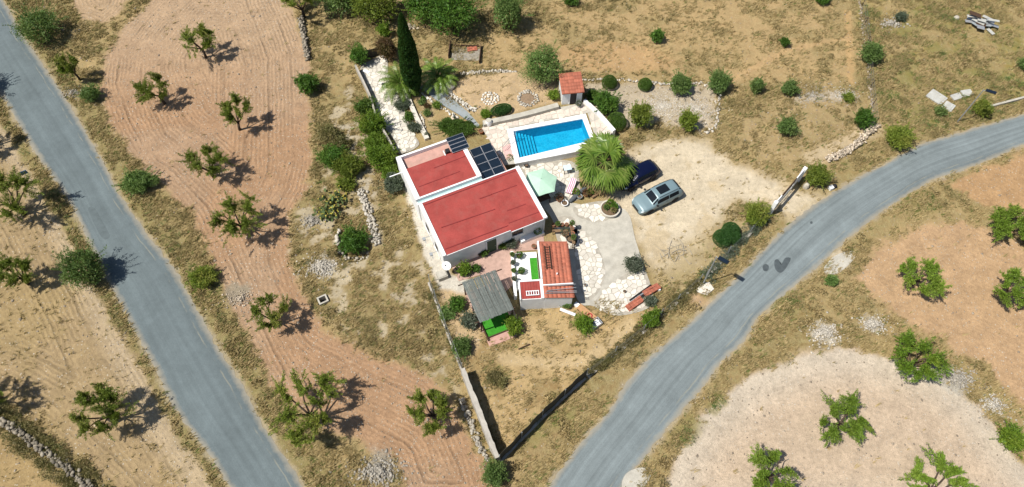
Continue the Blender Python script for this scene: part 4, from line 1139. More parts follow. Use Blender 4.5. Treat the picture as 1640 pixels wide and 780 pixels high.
M_STONEP = simple('pool_paving_stone', (.60, .515, .435), .9, .15, .10, 3.0, island=.13, dirt=(.55, .45, .37))
M_MORTAR = simple('mortar', (.43, .40, .34), .95, .1, .12, 4.0)
M_WALLC = simple('concrete_wall', (.40, .37, .32), .92, .15, .15, 1.5, dirt=(.27, .24, .19))
M_WOOD = simple('weathered_wood', (.20, .13, .075), .9, .15, .2, 5, island=.15)
M_DKWOOD = simple('dark_wood', (.075, .045, .03), .9, .15, .2, 5)
M_REED = simple('grey_reed', (.125, .138, .125), .95, .1, .18, 5, island=.22)
M_TURF = simple('artificial_turf', (.045, .235, .022), .95, .1, .22, 9, bump=.5)
M_BLACK = simple('black_plastic', (.015, .015, .017), .6, .3, .1, 5)
M_METAL = simple('galvanised_steel', (.36, .38, .39), .5, .4, .1, 4, metal=.5)
M_SCREEN = simple('black_shade_net', (.075, .068, .052), .9, .1, .25, 2)
M_POT = simple('terracotta_pot', (.32, .12, .065), .85, .2, .15, 5, island=.15)
M_SOIL = simple('soil', (.14, .095, .06), .95, .1, .25, 6)
M_MINT = simple('mint_canvas', (.42, .62, .47), .9, .15, .05, 2)
M_PINKTILE = simple('pink_tile', (.56, .36, .33), .8, .2, .1, 4, island=.12)

def local(th, px, py, z):
    """pixel at height z -> local xy of a thing"""
    q = P(px, py, z) - th.location
    a = -th.rotation_euler.z
    return (q.x * math.cos(a) - q.y * math.sin(a), q.x * math.sin(a) + q.y * math.cos(a))

M_PALEM = simple('pale_mortar', (.36, .33, .275), .95, .1, .18, 2.5)
# ------------------------------------------------------------------ paved surfaces
def sheet(name, pts, mat, z, label, parent=None, smoothn=6, thick=.1, kind='structure'):
    zb = z - thick
    q = spline(PP(pts, z), smoothn, True) if smoothn else PP(pts, z)
    mb = MB()
    ar = sum(q[i][0] * q[(i + 1) % len(q)][1] - q[(i + 1) % len(q)][0] * q[i][1] for i in range(len(q)))
    if ar < 0: q = q[::-1]
    mb.prism([tuple(p) for p in q], zb, z)
    o = mb.build(name, mat, parent)
    return tag(o, label, None, None, kind)

def clip_half(poly, n, d):
    out = []
    m = len(poly)
    for i in range(m):
        a, b = poly[i], poly[(i + 1) % m]
        da = a[0] * n[0] + a[1] * n[1] - d; db = b[0] * n[0] + b[1] * n[1] - d
        if da <= 0: out.append(a)
        if (da < 0) != (db < 0) and abs(da - db) > 1e-12:
            t = da / (da - db); out.append((a[0] + (b[0] - a[0]) * t, a[1] + (b[1] - a[1]) * t))
    return out

def flagstones(parent, zone_px, z, size, mat, seed, joint=.045, hmax=.035, limit=300, edge=.0, name='paving_stone'):
    """irregular flags, each with its own outline, laid over a zone"""
    r = np.random.default_rng(seed)
    poly = PP(zone_px, z)
    x0, y0 = poly.min(0) - size; x1, y1 = poly.max(0) + size
    pts = []
    ny = int((y1 - y0) / size) + 1; nx = int((x1 - x0) / size) + 1
    for j in range(ny):
        for i in range(nx):
            pts.append((x0 + (i + .5 * (j % 2) + r.uniform(-.36, .36)) * size, y0 + (j + r.uniform(-.36, .36)) * size))
    pts = np.array(pts)
    pts = pts[r.random(len(pts)) > .2]
    sd = sdpoly(pts[:, 0], pts[:, 1], poly)
    ids = np.where(sd < -edge)[0]
    ids = ids[:limit]
    for i in ids:
        c = pts[i]
        dd = np.hypot(*(pts - c).T)
        z_ = size * 1.3; cell = [(c[0] - z_, c[1] - z_), (c[0] + z_, c[1] - z_), (c[0] + z_, c[1] + z_), (c[0] - z_, c[1] + z_)]
        for k in np.argsort(dd)[1:14]:
            nrm = (pts[k] - c) / dd[k]
            cell = clip_half(cell, nrm, float(nrm @ ((pts[k] + c) / 2)) - joint * r.uniform(.35, .8))
            if len(cell) < 3: break
        if len(cell) < 3: continue
        cc = np.mean(cell, 0)
        h = r.uniform(.25, 1) * hmax
        a = [(p[0] - cc[0], p[1] - cc[1]) for p in cell]
        b = [(p[0] * .955, p[1] * .955) for p in a]
        mb = MB(); n = len(a)
        mb.add([(p[0], p[1], -.03) for p in a] + [(p[0], p[1], h * .6) for p in a] + [(p[0], p[1], h + r.normal(0, .003)) for p in b],
               [(k, (k + 1) % n, n + (k + 1) % n, n + k) for k in range(n)] + [(n + k, n + (k + 1) % n, 2 * n + (k + 1) % n, 2 * n + k) for k in range(n)] + [tuple(range(2 * n, 3 * n))])
        mb.build(name, mat, parent, (cc[0], cc[1], z))

zone_path = [(577, 110), (595, 96), (614, 88), (621, 99), (622, 127), (634, 145), (639, 157), (650, 182), (659, 210), (671, 232), (640, 246), (629, 222), (606, 189), (595, 152)]
o = sheet('stone_path', zone_path, M_PALEM, .06, 'crazy paved white stone path leading to the back of the house')
flagstones(o, zone_path, .062, .46, M_STONE, 1, edge=.15)
zone_drive = [(868, 300), (895, 318), (935, 328), (1000, 335), (1018, 385), (1035, 440), (1046, 480), (1030, 497), (985, 505), (950, 490), (925, 480), (900, 400), (884, 350), (860, 320)]
o = sheet('driveway', zone_drive, M_CONC, .05, 'pale concrete driveway between the house and the parked cars')
for sd_, zn in ((2, [(918, 366), (934, 368), (950, 385), (964, 410), (969, 440), (957, 470), (938, 480), (924, 440)]), (3, [(990, 447), (1025, 427), (1040, 450), (1045, 480), (1028, 497), (985, 504), (953, 490), (963, 470)]),
                (4, [(922, 330), (976, 322), (980, 345), (960, 356), (926, 347)]), (14, [(888, 352), (920, 350), (922, 396), (898, 396)])):
    sheet('paving_bed', zn, M_PALEM, .054, None, o, 6, .02, kind=None)
    flagstones(o, zn, .056, .44, M_STONE, sd_, edge=.12)
zone_terr = [(835, 262), (915, 258), (928, 290), (925, 320), (890, 318), (868, 310), (846, 290)]
o = sheet('terrace', zone_terr, M_PALEM, .054, 'stone terrace between the house and the pool wall')
flagstones(o, zone_terr, .056, .46, M_STONE, 5, edge=.15)
zone_court = [(722, 424), (785, 402), (870, 372), (872, 392), (862, 400), (832, 402), (830, 450), (806, 470), (770, 440), (735, 450)]
o = sheet('court', zone_court, M_COURT, .05, 'pinkish paved court in front of the house', smoothn=0)
zone_deck = [(772, 205), (778, 200), (895, 172), (936, 164), (982, 210), (957, 236), (826, 262), (808, 264), (800, 250)]
o = sheet('pool_deck', [(772, 205), (778, 200), (895, 172), (936, 164), (950, 180), (938, 181), (811, 206), (826, 262), (808, 264), (800, 250)], M_MORTAR, .83, 'paved deck around the swimming pool', smoothn=0)
flagstones(o, [(774, 204), (778, 201), (895, 174), (934, 167), (940, 180), (811, 205), (824, 258), (806, 258), (798, 245)], .832, .5, M_STONEP, 6)
o2 = sheet('pool_deck', [(941, 181), (950, 180), (982, 211), (958, 234)], M_MORTAR, .83, 'narrow paved strip between the pool and its right wall', smoothn=0)
flagstones(o2, [(943, 184), (950, 183), (979, 210), (959, 228)], .832, .55, M_STONEP, 7)
sheet('ramp', [(671, 140), (683, 134), (701, 138), (726, 159), (761, 189), (771, 198), (765, 203), (735, 183), (708, 167), (682, 147)], M_CONCD, .12, 'grey concrete ramp behind the house', smoothn=0, thick=.2)

# ------------------------------------------------------------------ house
TILT_H = math.radians(24.7)
O = P(709, 409, 2.6)
H = thing('house', 'white house with red painted flat roofs and solar panels', 'house', (O.x, O.y, 0), TILT_H)
L_, D_ = 9.7, 5.65
def roofz(y): return 2.6 + .18 * y / D_
mb = MB()
mb.prism([(0, 0), (L_, 0), (L_, D_), (0, D_)], -.2, [2.5, 2.5, 2.68, 2.68])
mb.build('wall', M_WHITE, H)
wu = MB(); wu.prism([(-.1, D_ + .003), (6.2, D_ + .003), (6.2, 11.1), (-.1, 11.1)], -.2, 2.62); wu.build('wall', M_WHITE, H)
# main roof
rf = MB()
rf.prism([(.28, -.12), (6.3, -.12), (6.3, D_ - .1), (.28, D_ - .1)], [2.52, 2.52, 2.7, 2.7], [2.62, 2.62, 2.80, 2.80])
rf.prism([(6.3, -.30), (9.38, -.30), (9.38, D_ - .1), (6.3, D_ - .1)], [2.525, 2.525, 2.705, 2.705], [2.635, 2.635, 2.815, 2.815])
roof = rf.build('roof', M_REDROOF, H)
for (ax, ay, bx, by) in ((.9, 2.55, 5.9, 2.35), (5.1, 3.9, 8.7, 3.85), (6.8, 1.75, 8.6, 1.72), (.4, .45, 6.25, .36), (6.4, .55, 9.3, .50), (.4, 5.3, 9.3, 5.32), (2.4, 2.5, 2.4, .5), (5.2, 5.2, 5.2, 2.4)):
    if (ax == bx): w = (ax - .015, ax + .015, min(ay, by), max(ay, by))
    zl = 2.62 + .18 * (ay / D_)
    if ax != bx:
        dx, dy = bx - ax, by - ay; l = math.hypot(dx, dy); nx_, ny_ = -dy / l * .035, dx / l * .035
        za = 2.632 + .18 * ay / D_ + .012; zb_ = 2.632 + .18 * by / D_ + .012
        m2 = MB(); m2.prism([(ax - nx_, ay - ny_), (bx - nx_, by - ny_), (bx + nx_, by + ny_), (ax + nx_, ay + ny_)], [za - .05, zb_ - .05, zb_ - .05, za - .05], [za + .03, zb_ + .03, zb_ + .03, za + .03])
        m2.build('roof_seam', M_REDSEAM, roof)
pr = MB()
pr.prism([(-.02, -.14), (.28, -.14), (.28, D_ - .12), (-.02, D_ - .12)], 2.5, [2.70, 2.70, 2.88, 2.88])
pr.build('parapet', M_WHITE2, H)
pr = MB(); pr.prism([(9.38, -.31), (9.75, -.31), (9.75, D_ + .02), (9.38, D_ + .02)], 2.5, [2.72, 2.72, 2.92, 2.92]); pr.build('parapet', M_WHITE2, H)
pr = MB(); pr.box(.0, 9.37, D_ - .10, D_ - .0, 2.6, 2.86); pr.build('parapet', M_WHITE2, H)
ea = MB(); ea.box(.3, 6.28, -.17, -.121, 2.50, 2.60); ea.box(6.3, 9.37, -.35, -.301, 2.51, 2.61); ea.build('eave_trim', M_WHITE2, H)
# rear block: parapets, roof, gutter, sunken terrace
gt = MB(); gt.box(.0, 6.2, D_ + .005, 5.95, 2.63, 2.70); gt.build('gutter', M_TEAL, H)
pr = MB(); pr.box(-.1, 6.2, 5.95, 6.10, 2.6, 3.05); pr.build('parapet', M_WHITE2, H)
pr = MB(); pr.box(-.12, .30, 6.101, 11.12, 2.6, 3.06); pr.build('parapet', M_WHITE2, H)
pr = MB(); pr.box(5.8, 6.22, 6.102, 11.12, 2.6, 3.05); pr.build('parapet', M_WHITE2, H)
pr = MB(); pr.box(.301, 5.799, 10.93, 11.12, 2.6, 3.05); pr.build('parapet', M_WHITE2, H)
r2 = MB(); r2.prism([(.302, 6.102), (5.798, 6.102), (5.798, 9.5), (.302, 9.5)], 2.61, [2.95, 2.95, 3.03, 3.03]); roof2 = r2.build('roof', M_REDROOF, H)
for (ax, ay, bx, by) in ((.6, 7.2, 4.6, 7.25), (2.6, 8.55, 5.7, 8.6)):
    z = 2.95 + .08 * (ay - 6.1) / 3.4
    m2 = MB(); m2.prism([(ax, ay - .035), (bx, by - .035), (bx, by + .035), (ax, ay + .035)], z - .05, z + .035); m2.build('roof_seam', M_REDSEAM, roof2)
tf = MB(); tf.box(.302, 5.798, 9.502, 10.928, 2.60, 2.64); tf.build('terrace_floor', M_PINK, H)
ch = MB(); ch.box(4.25, 4.65, 9.55, 9.95, 2.65, 3.25); ch.build('chimney', M_BLACK, H)
ch = MB(); ch.tube([(4.1, 9.4, 3.05), (4.1, 9.95, 3.12)], .05, 6); ch.build('white_pipe', M_WHITE2, H)
# lean-to carrying the big solar array
ln_ = MB(); ln_.box(6.221, 8.75, D_ + .03, 9.55, -.2, 2.25); ln_.build('lean_to_wall', M_PINK, H)
def panel_array(nx, ny, x0, x1, y0, y1, z0, z1, label):
    """tilted rack of solar panels: every panel its own part"""
    a = thing('solar_array', label, 'solar panels', H.matrix_basis @ Vector((0, 0, 0)), TILT_H)
    fr = MB()
    zof = lambda y: z0 + (z1 - z0) * (y - y0) / (y1 - y0)
    for y in (y0 + .15, y1 - .15):
        fr.tube([(x0, y, zof(y) - .05), (x1, y, zof(y) - .05)], .025, 6)
    for x in (x0 + .1, x1 - .1):
        fr.tube([(x, y1 - .15, zof(y1) - .1), (x, y1 - .15, zof(y1) - .62)], .025, 6)
        fr.tube([(x, y0 + .15, zof(y0) - .1), (x, y0 + .15, zof(y0) - .55)], .025, 6)
    fr.build('rack', M_ALU, a)
    for j in range(ny):
        for i in range(nx):
            xa = x0 + (x1 - x0) * i / nx + .012; xb = x0 + (x1 - x0) * (i + 1) / nx - .012
            ya = y0 + (y1 - y0) * j / ny + .012; yb = y0 + (y1 - y0) * (j + 1) / ny - .012
            m = MB(); m.prism([(xa, ya), (xb, ya), (xb, yb), (xa, yb)], [zof(ya) - .02, zof(ya) - .02, zof(yb) - .02, zof(yb) - .02], [zof(ya) + .02, zof(ya) + .02, zof(yb) + .02, zof(yb) + .02])
            f = m.build('panel', M_ALU, a)
            b = .022
            m = MB(); m.prism([(xa + b, ya + b), (xb - b, ya + b), (xb - b, yb - b), (xa + b, yb - b)], [zof(ya + b) + .01, zof(ya + b) + .01, zof(yb - b) + .01, zof(yb - b) + .01], [zof(ya + b) + .024, zof(ya + b) + .024, zof(yb - b) + .024, zof(yb - b) + .024])
            m.build('solar_cells', M_PANEL, f)
panel_array(2, 4, 6.42, 8.55, 5.78, 9.3, 2.38, 2.75, 'large array of eight dark solar panels beside the rear red roof')
panel_array(1, 4, 4.75, 6.45, 9.3, 10.95, 3.16, 3.40, 'small array of four narrow solar panels on the rear terrace corner')
# openings
def window(x0, x1, z0, z1, y, parent, bars=1, facing='front'):
    """frame and pane proud of a wall at local y (front) or x (side)"""
    def bx(m, a0, a1, d0, d1, c0, c1):
        if facing == 'front': m.box(a0, a1, y - d1, y - d0, c0, c1)
        else: m.box(y - d1, y - d0, a0, a1, c0, c1)
    m = MB(); w = .07
    bx(m, x0 - w, x1 + w, .0, .05, z1, z1 + w); bx(m, x0 - w, x1 + w, .0, .06, z0 - w, z0)
    bx(m, x0 - w, x0, .0, .05, z0, z1); bx(m, x1, x1 + w, .0, .05, z0, z1)
    for k in range(bars):
        xm = x0 + (x1 - x0) * (k + 1) / (bars + 1)
        bx(m, xm - .025, xm + .025, .004, .045, z0, z1)
    wn = m.build('window', M_FRAME, parent)
    p = MB(); bx(p, x0, x1, .003, .02, z0, z1); p.build('pane', M_GLASS, wn)
    s = MB(); bx(s, x0 - .1, x1 + .1, .0, .12, z0 - w - .06, z0 - w); s.build('sill', M_WHITE2, wn)
window(6.55, 7.45, 1.35, 2.05, 0, H)
window(3.5, 4.1, 1.2, 1.8, 0, H, 1, 'side'); window(1.4, 1.9, 1.2, 1.8, 0, H, 1, 'side')
d = MB(); d.box(4.05, 4.95, -.05, -.004, .06, 2.1); dr = d.build('door', M_DOOR, H)
d = MB(); d.box(3.97, 4.05, -.07, -.003, .06, 2.16); d.box(4.95, 5.03, -.07, -.003, .06, 2.16); d.box(4.05, 4.95, -.07, -.003, 2.1, 2.16); d.build('door_frame', M_WHITE2, dr)
d = MB(); d.tube([(4.85, -.06, 1.0), (4.85, -.1, 1.0), (4.76, -.1, 1.0)], .015, 6); d.build('handle', M_ALU, dr)
d = MB(); d.box(7.2, 9.5, -.45, -.003, -.1, .42); d.build('bench', M_WHITE2, H)
d = MB(); d.tube([(9.55, -.06, .0), (9.55, -.06, 2.5)], .04, 6); d.build('downpipe', M_WHITE2, H)
for yy in (2.9, 1.2):
    d = MB(); d.tube([(-.003, yy, 1.5), (-.75, yy, 1.55)], .03, 6); d.tube([(-.7, yy, 1.55), (-.7, yy - .5, 1.4)], .03, 6); d.box(-.85, -.6, yy - .25, yy + .05, 1.5, 1.62); d.build('wall_bracket', M_METAL, H)
d = MB(); d.tube([(-.11, 9.7, 2.5), (-1.3, 9.8, 2.35)], .05, 6); d.build('rain_spout', M_WHITE2, H)
# dish at the front corner
sd_ = thing('satellite_dish', 'white satellite dish at the front left corner of the house', 'dish', H.matrix_basis @ Vector((.15, -.35, 1.35)), TILT_H - .7)
d = MB(); d.lathe([(.02, 0), (.2, .03), (.36, .11), (.42, .17), (.40, .175), (.2, .05), (.02, .02)], 20)
dd = d.build('reflector', M_WHITE2, sd_, smooth=True); dd.rotation_euler = (math.radians(50), 0, 0)
d = MB(); d.tube([(0, .33, -.1), (0, .05, -.05), (0, 0, 0)], .025, 6); d.build('mount_arm', M_METAL, sd_)
d = MB(); d.tube([(0, -.05, .05), (0, -.3, .45)], .014, 5); d.box(-.04, .04, -.36, -.26, .42, .5); d.build('receiver_arm', M_BLACK, sd_)
d = MB(); d.box(-.9, -.05, -.9, -.1, -.1, .5); d.box(-.82, -.12, -.82, -.18, .501, .56)
tag(d.build('utility_box', M_CONC, None, None), 'low concrete utility box at the front left corner of the house', 'box'); bpy.data.objects['utility_box'].location = H.location; bpy.data.objects['utility_box'].rotation_euler = (0, 0, TILT_H)

# ------------------------------------------------------------------ annex with the tiled roof
O = P(873, 476.7, 2.1)
A_ = thing('annex', 'small white annex with a terracotta tiled roof', 'annex', (O.x, O.y, 0), math.radians(4.0))
mb = MB(); mb.prism([(0, -.02), (2.3, -.02), (2.3, 5.25), (0, 5.25)], -.2, [2.18, 1.90, 1.90, 2.18]); mb.build('wall', M_WHITE, A_)
mb = MB(); mb.prism([(-2.02, 0), (-.003, 0), (-.003, 1.72), (-2.02, 1.72)], -.2, 1.95); mb.build('wall', M_WHITE, A_)
# boarding under the tiles, then one tile at a time
zt = lambda x: 2.24 - .12 * x
mb = MB(); mb.prism([(-.06, -.08), (2.42, -.08), (2.42, 5.35), (-.06, 5.35)], [zt(-.06) - .06, zt(2.42) - .06] + [zt(2.42) - .06, zt(-.06) - .06], [zt(-.06) - .005, zt(2.42) - .005] + [zt(2.42) - .005, zt(-.06) - .005])
troof = mb.build('roof', M_TERRA, A_)
tile_meshes = []
TW, TL = .275, .42
def tile_mesh():
    m = MB(); n = 6
    ring = [(-TW / 2 + TW * k / n, .020 * math.sin(PI * min(1, k / (n - 1.0))) if k < n else .0) for k in range(n + 1)]
    top = []
    for y0_, lift in ((0, .0), (TL, .0)):
        top.append([(y0_, x, z + lift) for x, z in ring])
    vs = top[0] + top[1] + [(a, b, c - .02) for a, b, c in top[0]] + [(a, b, c - .02) for a, b, c in top[1]]
    k = n + 1; fs = []
    for i in range(n):
        fs.append((i, i + 1, k + i + 1, k + i)); fs.append((2 * k + i + 1, 2 * k + i, 3 * k + i, 3 * k + i + 1))
        fs.append((i + 1, i, 2 * k + i, 2 * k + i + 1)); fs.append((k + i, k + i + 1, 3 * k + i + 1, 3 * k + i))
    m.add(vs, fs)
    return m.mesh('tile', True)
tm = tile_mesh()
slope = math.atan(.12)
ncol = int(2.5 / (TL * .9)) + 1; nrow = int(5.4 / TW)
for rw in range(nrow):
    for cl in range(ncol):
        x = -.05 + cl * TL * .88; y = -.06 + (rw + .5) * TW
        if x + TL > 2.52: x = 2.50 - TL
        o = link('tile', tm, M_TERRA, troof)
        o.location = (x, y + random.gauss(0, .006), zt(x) + .005 )
        o.rotation_euler = (0, slope + .035, random.gauss(0, .012))
mb = MB(); mb.box(-.12, 2.45, 1.02, 1.10, 2.1, 2.36); mb.build('ridge_rib', M_WHITE2, A_)
rr_ = MB(); rr_.prism([(-1.98, .06), (-.32, .06), (-.32, 1.58), (-1.98, 1.58)], 1.9, [2.0, 2.0, 2.08, 2.08]); lowr = rr_.build('low_roof', M_REDROOF, A_)
for k in range(7):
    m = MB(); x = -1.86 + k * .235; m.prism([(x, .08), (x + .06, .08), (x + .06, 1.56), (x, 1.56)], 1.95, [2.03, 2.03, 2.11, 2.11]); m.build('roof_rib', M_REDROOF, lowr)
mb = MB(); mb.box(-2.08, -1.985, -.03, 1.74, 1.8, 2.12); mb.box(-.315, -.07, -.03, 1.74, 1.8, 2.16); mb.box(-1.98, -.32, 1.60, 1.735, 1.8, 2.12); mb.build('parapet', M_WHITE2, A_)
mb = MB(); mb.box(-.20, -.065, 1.75, 5.36, 1.9, 2.32); mb.build('parapet', M_WHITE2, A_)
# white terrace beside it
mb = MB(); mb.box(-2.25, -.21, 1.76, 5.35, -.1, .45); tb = mb.build('terrace_base', M_WHITE, A_)
mb = MB(); mb.box(-2.5, -2.255, 1.0, 5.4, -.1, .75); mb.build('planter_wall', M_WHITE2, A_)
mb = MB(); mb.box(-.86, -.23, 1.95, 4.75, .452, .475); tag(mb.build('turf_strip', M_TURF, A_), 'strip of bright green artificial turf')
mb = MB(); mb.tube([(1.2, 2.1, 2.1), (1.2, 2.1, 2.32)], .06, 8); mb.build('vent_pipe', M_WHITE2, A_)
def on_annex(name, label, cat, lx, ly, z, rz=0):
    v = A_.matrix_basis @ Vector((lx, ly, z))
    return thing(name, label, cat, v, math.radians(4) + rz)
bpy.context.view_layer.update()
ld = on_annex('ladder', 'weathered ladder lying on the terracotta tiled roof', 'ladder', .35, 2.55, 2.31)
for x in (0, .42):
    m = MB(); m.box(x - .03, x + .03, 0, 2.3, -.02, .05, Matrix.Rotation(slope, 4, 'Y')); m.build('rail', M_DKWOOD, ld)
for k in range(9):
    m = MB(); m.tube([Matrix.Rotation(slope, 3, 'Y') @ Vector((.02, .15 + k * .25, .03)), Matrix.Rotation(slope, 3, 'Y') @ Vector((.40, .15 + k * .25, .03))], .022, 6); m.build('rung', M_DKWOOD, ld)
ld = on_annex('white_ladder', 'short white ladder lying on the small red roof', 'ladder', -1.55, .28, 2.13)
for y in (0, .38):
    m = MB(); m.box(0, 1.1, y - .03, y + .03, 0, .06); m.build('rail', M_WHITE2, ld)
for k in range(6):
    m = MB(); m.box(.02 + k * .2, .08 + k * .2, .03, .35, .01, .05); m.build('rung', M_WHITE2, ld)
for k, (ya, yb, lb) in enumerate(((.28, .22, 'lowest'), (.42, .34, 'second from bottom'), (.52, .66, 'third from bottom'), (.92, .97, 'topmost'))):
    v = A_.matrix_basis @ Vector((1.0, .5, 0))
    m = MB(); c, s_ = math.cos(math.radians(4)), math.sin(math.radians(4))
    A0 = A_.matrix_basis @ Vector((.0 + .1 * k, ya, 2.345 + .02 * (k % 2))); B0 = A_.matrix_basis @ Vector((2.65, yb, 2.345 - .03))
    m.tube([A0, B0], .028, 6); tag(m.build('metal_pole', M_METAL), lb + ' of the metal poles lying across the tiled roof edge', 'pole', 'poles on the tiled roof')

# ------------------------------------------------------------------ pergola
O = P(769.5, 516, 2.2)
PG = thing('pergola', 'pergola with grey reed canopy on dark posts', 'pergola', (O.x, O.y, 0), math.radians(23.4))
for (x, y) in ((.08, .12), (2.85, .12), (.08, 3.85), (2.85, 3.85), (.08, 2.0), (2.85, 2.0)):
    m = MB(); m.box(x - .05, x + .05, y - .05, y + .05, -.1, 2.08); m.build('post', M_DKWOOD, PG)
for y in (.12, 2.0, 3.85):
    m = MB(); m.box(-.45, 3.5 if y > 3 else 3.1, y - .04, y + .04, 2.081, 2.15); m.build('beam', M_DKWOOD, PG)
NS = 30
for k in range(NS):
    x = -.06 + 3.02 * k / NS
    m = MB(); z = 2.155 + random.uniform(0, .03); e = random.gauss(0, .02)
    m.prism([(x, -.02 + random.gauss(0, .03)), (x + .094, -.02 + random.gauss(0, .03)), (x + .094 + e, 3.98), (x + e, 3.98)], [z, z, z + .01, z + .01], [z + .02, z + .02, z + .03, z + .03])
    m.build('reed_slat', M_REED, PG)
for y in (.9, 2.1, 3.2):
    m = MB(); m.box(-.05, 2.98, y - .015, y + .015, 2.21, 2.225); m.build('tie_batten', M_REED, PG)
m = MB(); m.box(.05, 3.3, .0, 4.0, -.06, .062); tag(m.build('pergola_floor', M_COURT, PG), None)
m = MB(); m.box(.30, 2.75, -.62, 1.3, -.05, .085); tag(m.build('turf_floor', M_TURF, PG), 'bright green artificial turf under the canopy')
m = MB(); m.box(.22, .29, -.95, 1.3, -.05, .3); m.box(.30, 2.9, -.72, -.63, -.05, .2); m.build('turf_edging', M_DKWOOD, PG)
m = MB(); m.box(.15, 2.6, -1.45, -.73, -.06, .066); m.build('front_step', M_PINK, PG)
tb = thing('garden_table', 'dark wooden table in the shade of the pergola', 'table', PG.matrix_basis @ Vector((1.6, 2.2, .062)), math.radians(23.4))
m = MB(); m.box(-.5, .5, -.8, .8, .68, .73); m.build('table_top', M_DKWOOD, tb)
for x in (-.42, .42):
    for y in (-.7, .7):
        m = MB(); m.box(x - .03, x + .03, y - .03, y + .03, 0, .68); m.build('leg', M_DKWOOD, tb)

# ------------------------------------------------------------------ pool
M_WATER = None
def pool():
    global M_WATER
    t = NT('pool_water')
    pos = t.n('NewGeometry').outputs['Position']
    h = t.math('ADD', t.noise(pos, 3.5, 3, .5, .6), t.math('MULTIPLY', t.noise(pos, 9., 2), .35))
    bmp = t.n('Bump', None, Strength=.35, Distance=.06, Height=h)
    gl = t.n('BsdfGlossy', None, Color=(1, 1, 1), Roughness=.02); t.t.links.new(bmp.outputs[0], gl.inputs['Normal'])
    tr = t.n('BsdfTransparent', None, Color=(.56, .87, .95))
    fr = t.n('Fresnel', None, IOR=1.33); t.t.links.new(bmp.outputs[0], fr.inputs['Normal'])
    mx = t.n('MixShader'); t.t.links.new(fr.outputs[0], mx.inputs[0]); t.t.links.new(tr.outputs[0], mx.inputs[1]); t.t.links.new(gl.outputs[0], mx.inputs[2])
    t.t.links.new(mx.outputs[0], t.out.inputs[0])
    M_WATER = t.m
    # blue liner: mottled noise tint and a net of paler lines
    t = NT('pool_liner')
    pos = t.n('NewGeometry').outputs['Position']
    vo = t.n('TexVoronoi', {'feature': 'DISTANCE_TO_EDGE'}, Vector=pos, Scale=3.2)
    c = t.mix(t.rng(t.noise(pos, 2.5, 4, .6), .35, .65, 0, 1), (.012, .34, .50), (.020, .44, .60))
    c = t.mix(t.rng(vo.outputs[0], 0, .12, .22, 0), c, (.16, .66, .80))
    t.bsdf(c, .6, .2)
    M_LINER = t.m
    outer = PP([(825, 262), (957, 236), (938, 181.7), (811.7, 206.7)], .9)
    inner = PP([(831.7, 252.7), (946.7, 225), (933, 190), (822, 210)], .9)
    c0 = outer.mean(0)
    th = thing('swimming_pool', 'bright blue rectangular swimming pool with wide white coping', 'pool', (c0[0], c0[1], 0))
    o = outer - c0; i_ = inner - c0
    ring = MB()
    for k in range(4):
        j = (k + 1) % 4
        ring.add([(*o[k], .78), (*o[j], .78), (*i_[j], .78), (*i_[k], .78), (*o[k], .90), (*o[j], .90), (*i_[j], .90), (*i_[k], .90)],
                 [(3, 2, 1, 0), (4, 5, 6, 7), (0, 1, 5, 4), (2, 3, 7, 6)])
    ring.build('coping', M_WHITE2, th)
    w = MB(); q = o * .985
    n = 4
    w.add([(*p, -.2) for p in q] + [(*p, .779) for p in q], [(k, (k + 1) % n, n + (k + 1) % n, n + k) for k in range(n)])
    w.build('outer_wall', M_WHITE, th)
    b = MB(); q = i_ * 1.004; dep = -.55
    b.add([(*p, dep) for p in q] + [(*p, .85) for p in q], [(0, 1, 2, 3)] + [(k, n + k, n + (k + 1) % n, (k + 1) % n) for k in range(n)])
    b.build('basin', M_LINER, th)
    # steps along the left side
    lo, hi = i_[0], i_[3]; ro, rhi = i_[1], i_[2]
    for s in range(6):
        f0, f1 = s * .046, (s + 1) * .046
        zt_ = .62 - s * .19
        a = lo + (ro - lo) * f0; bq = lo + (ro - lo) * f1; cq = hi + (rhi - hi) * f1; dq = hi + (rhi - hi) * f0
        m = MB(); m.prism([tuple(a), tuple(bq), tuple(cq), tuple(dq)], dep + .01, zt_); m.build('pool_step', M_LINER, th)
    wt = MB(); wt.add([(*(p * .999), .80) for p in i_], [(0, 1, 2, 3)]); wt.build('water', M_WATER, th)
    # handrail
    a = i_[0] + (i_[3] - i_[0]) * .55
    for off in (0.0,):
        e = np.array(PP([(805, 242)], .9)[0]) - c0
        g1 = np.array(PP([(826, 219)], .9)[0]) - c0
        h = MB(); h.tube([(*e, .83), (*e, 1.65), (*(e * .5 + g1 * .5), 1.7), (*g1, 1.65), (*g1, .9)], .025, 6, cap=True)
        m_ = (e + g1) / 2; h.tube([(*m_, .83), (*m_, 1.7)], .02, 6); h.tube([(*e, 1.25), (*g1, 1.25)], .015, 6)
        h.build('handrail', M_METAL, th)
pool()
sheet('pink_steps', [(804, 236), (817, 230), (824, 248), (811, 256)], M_PINKTILE, .86, 'pink tiled steps beside the left end of the pool', smoothn=0, thick=.3)
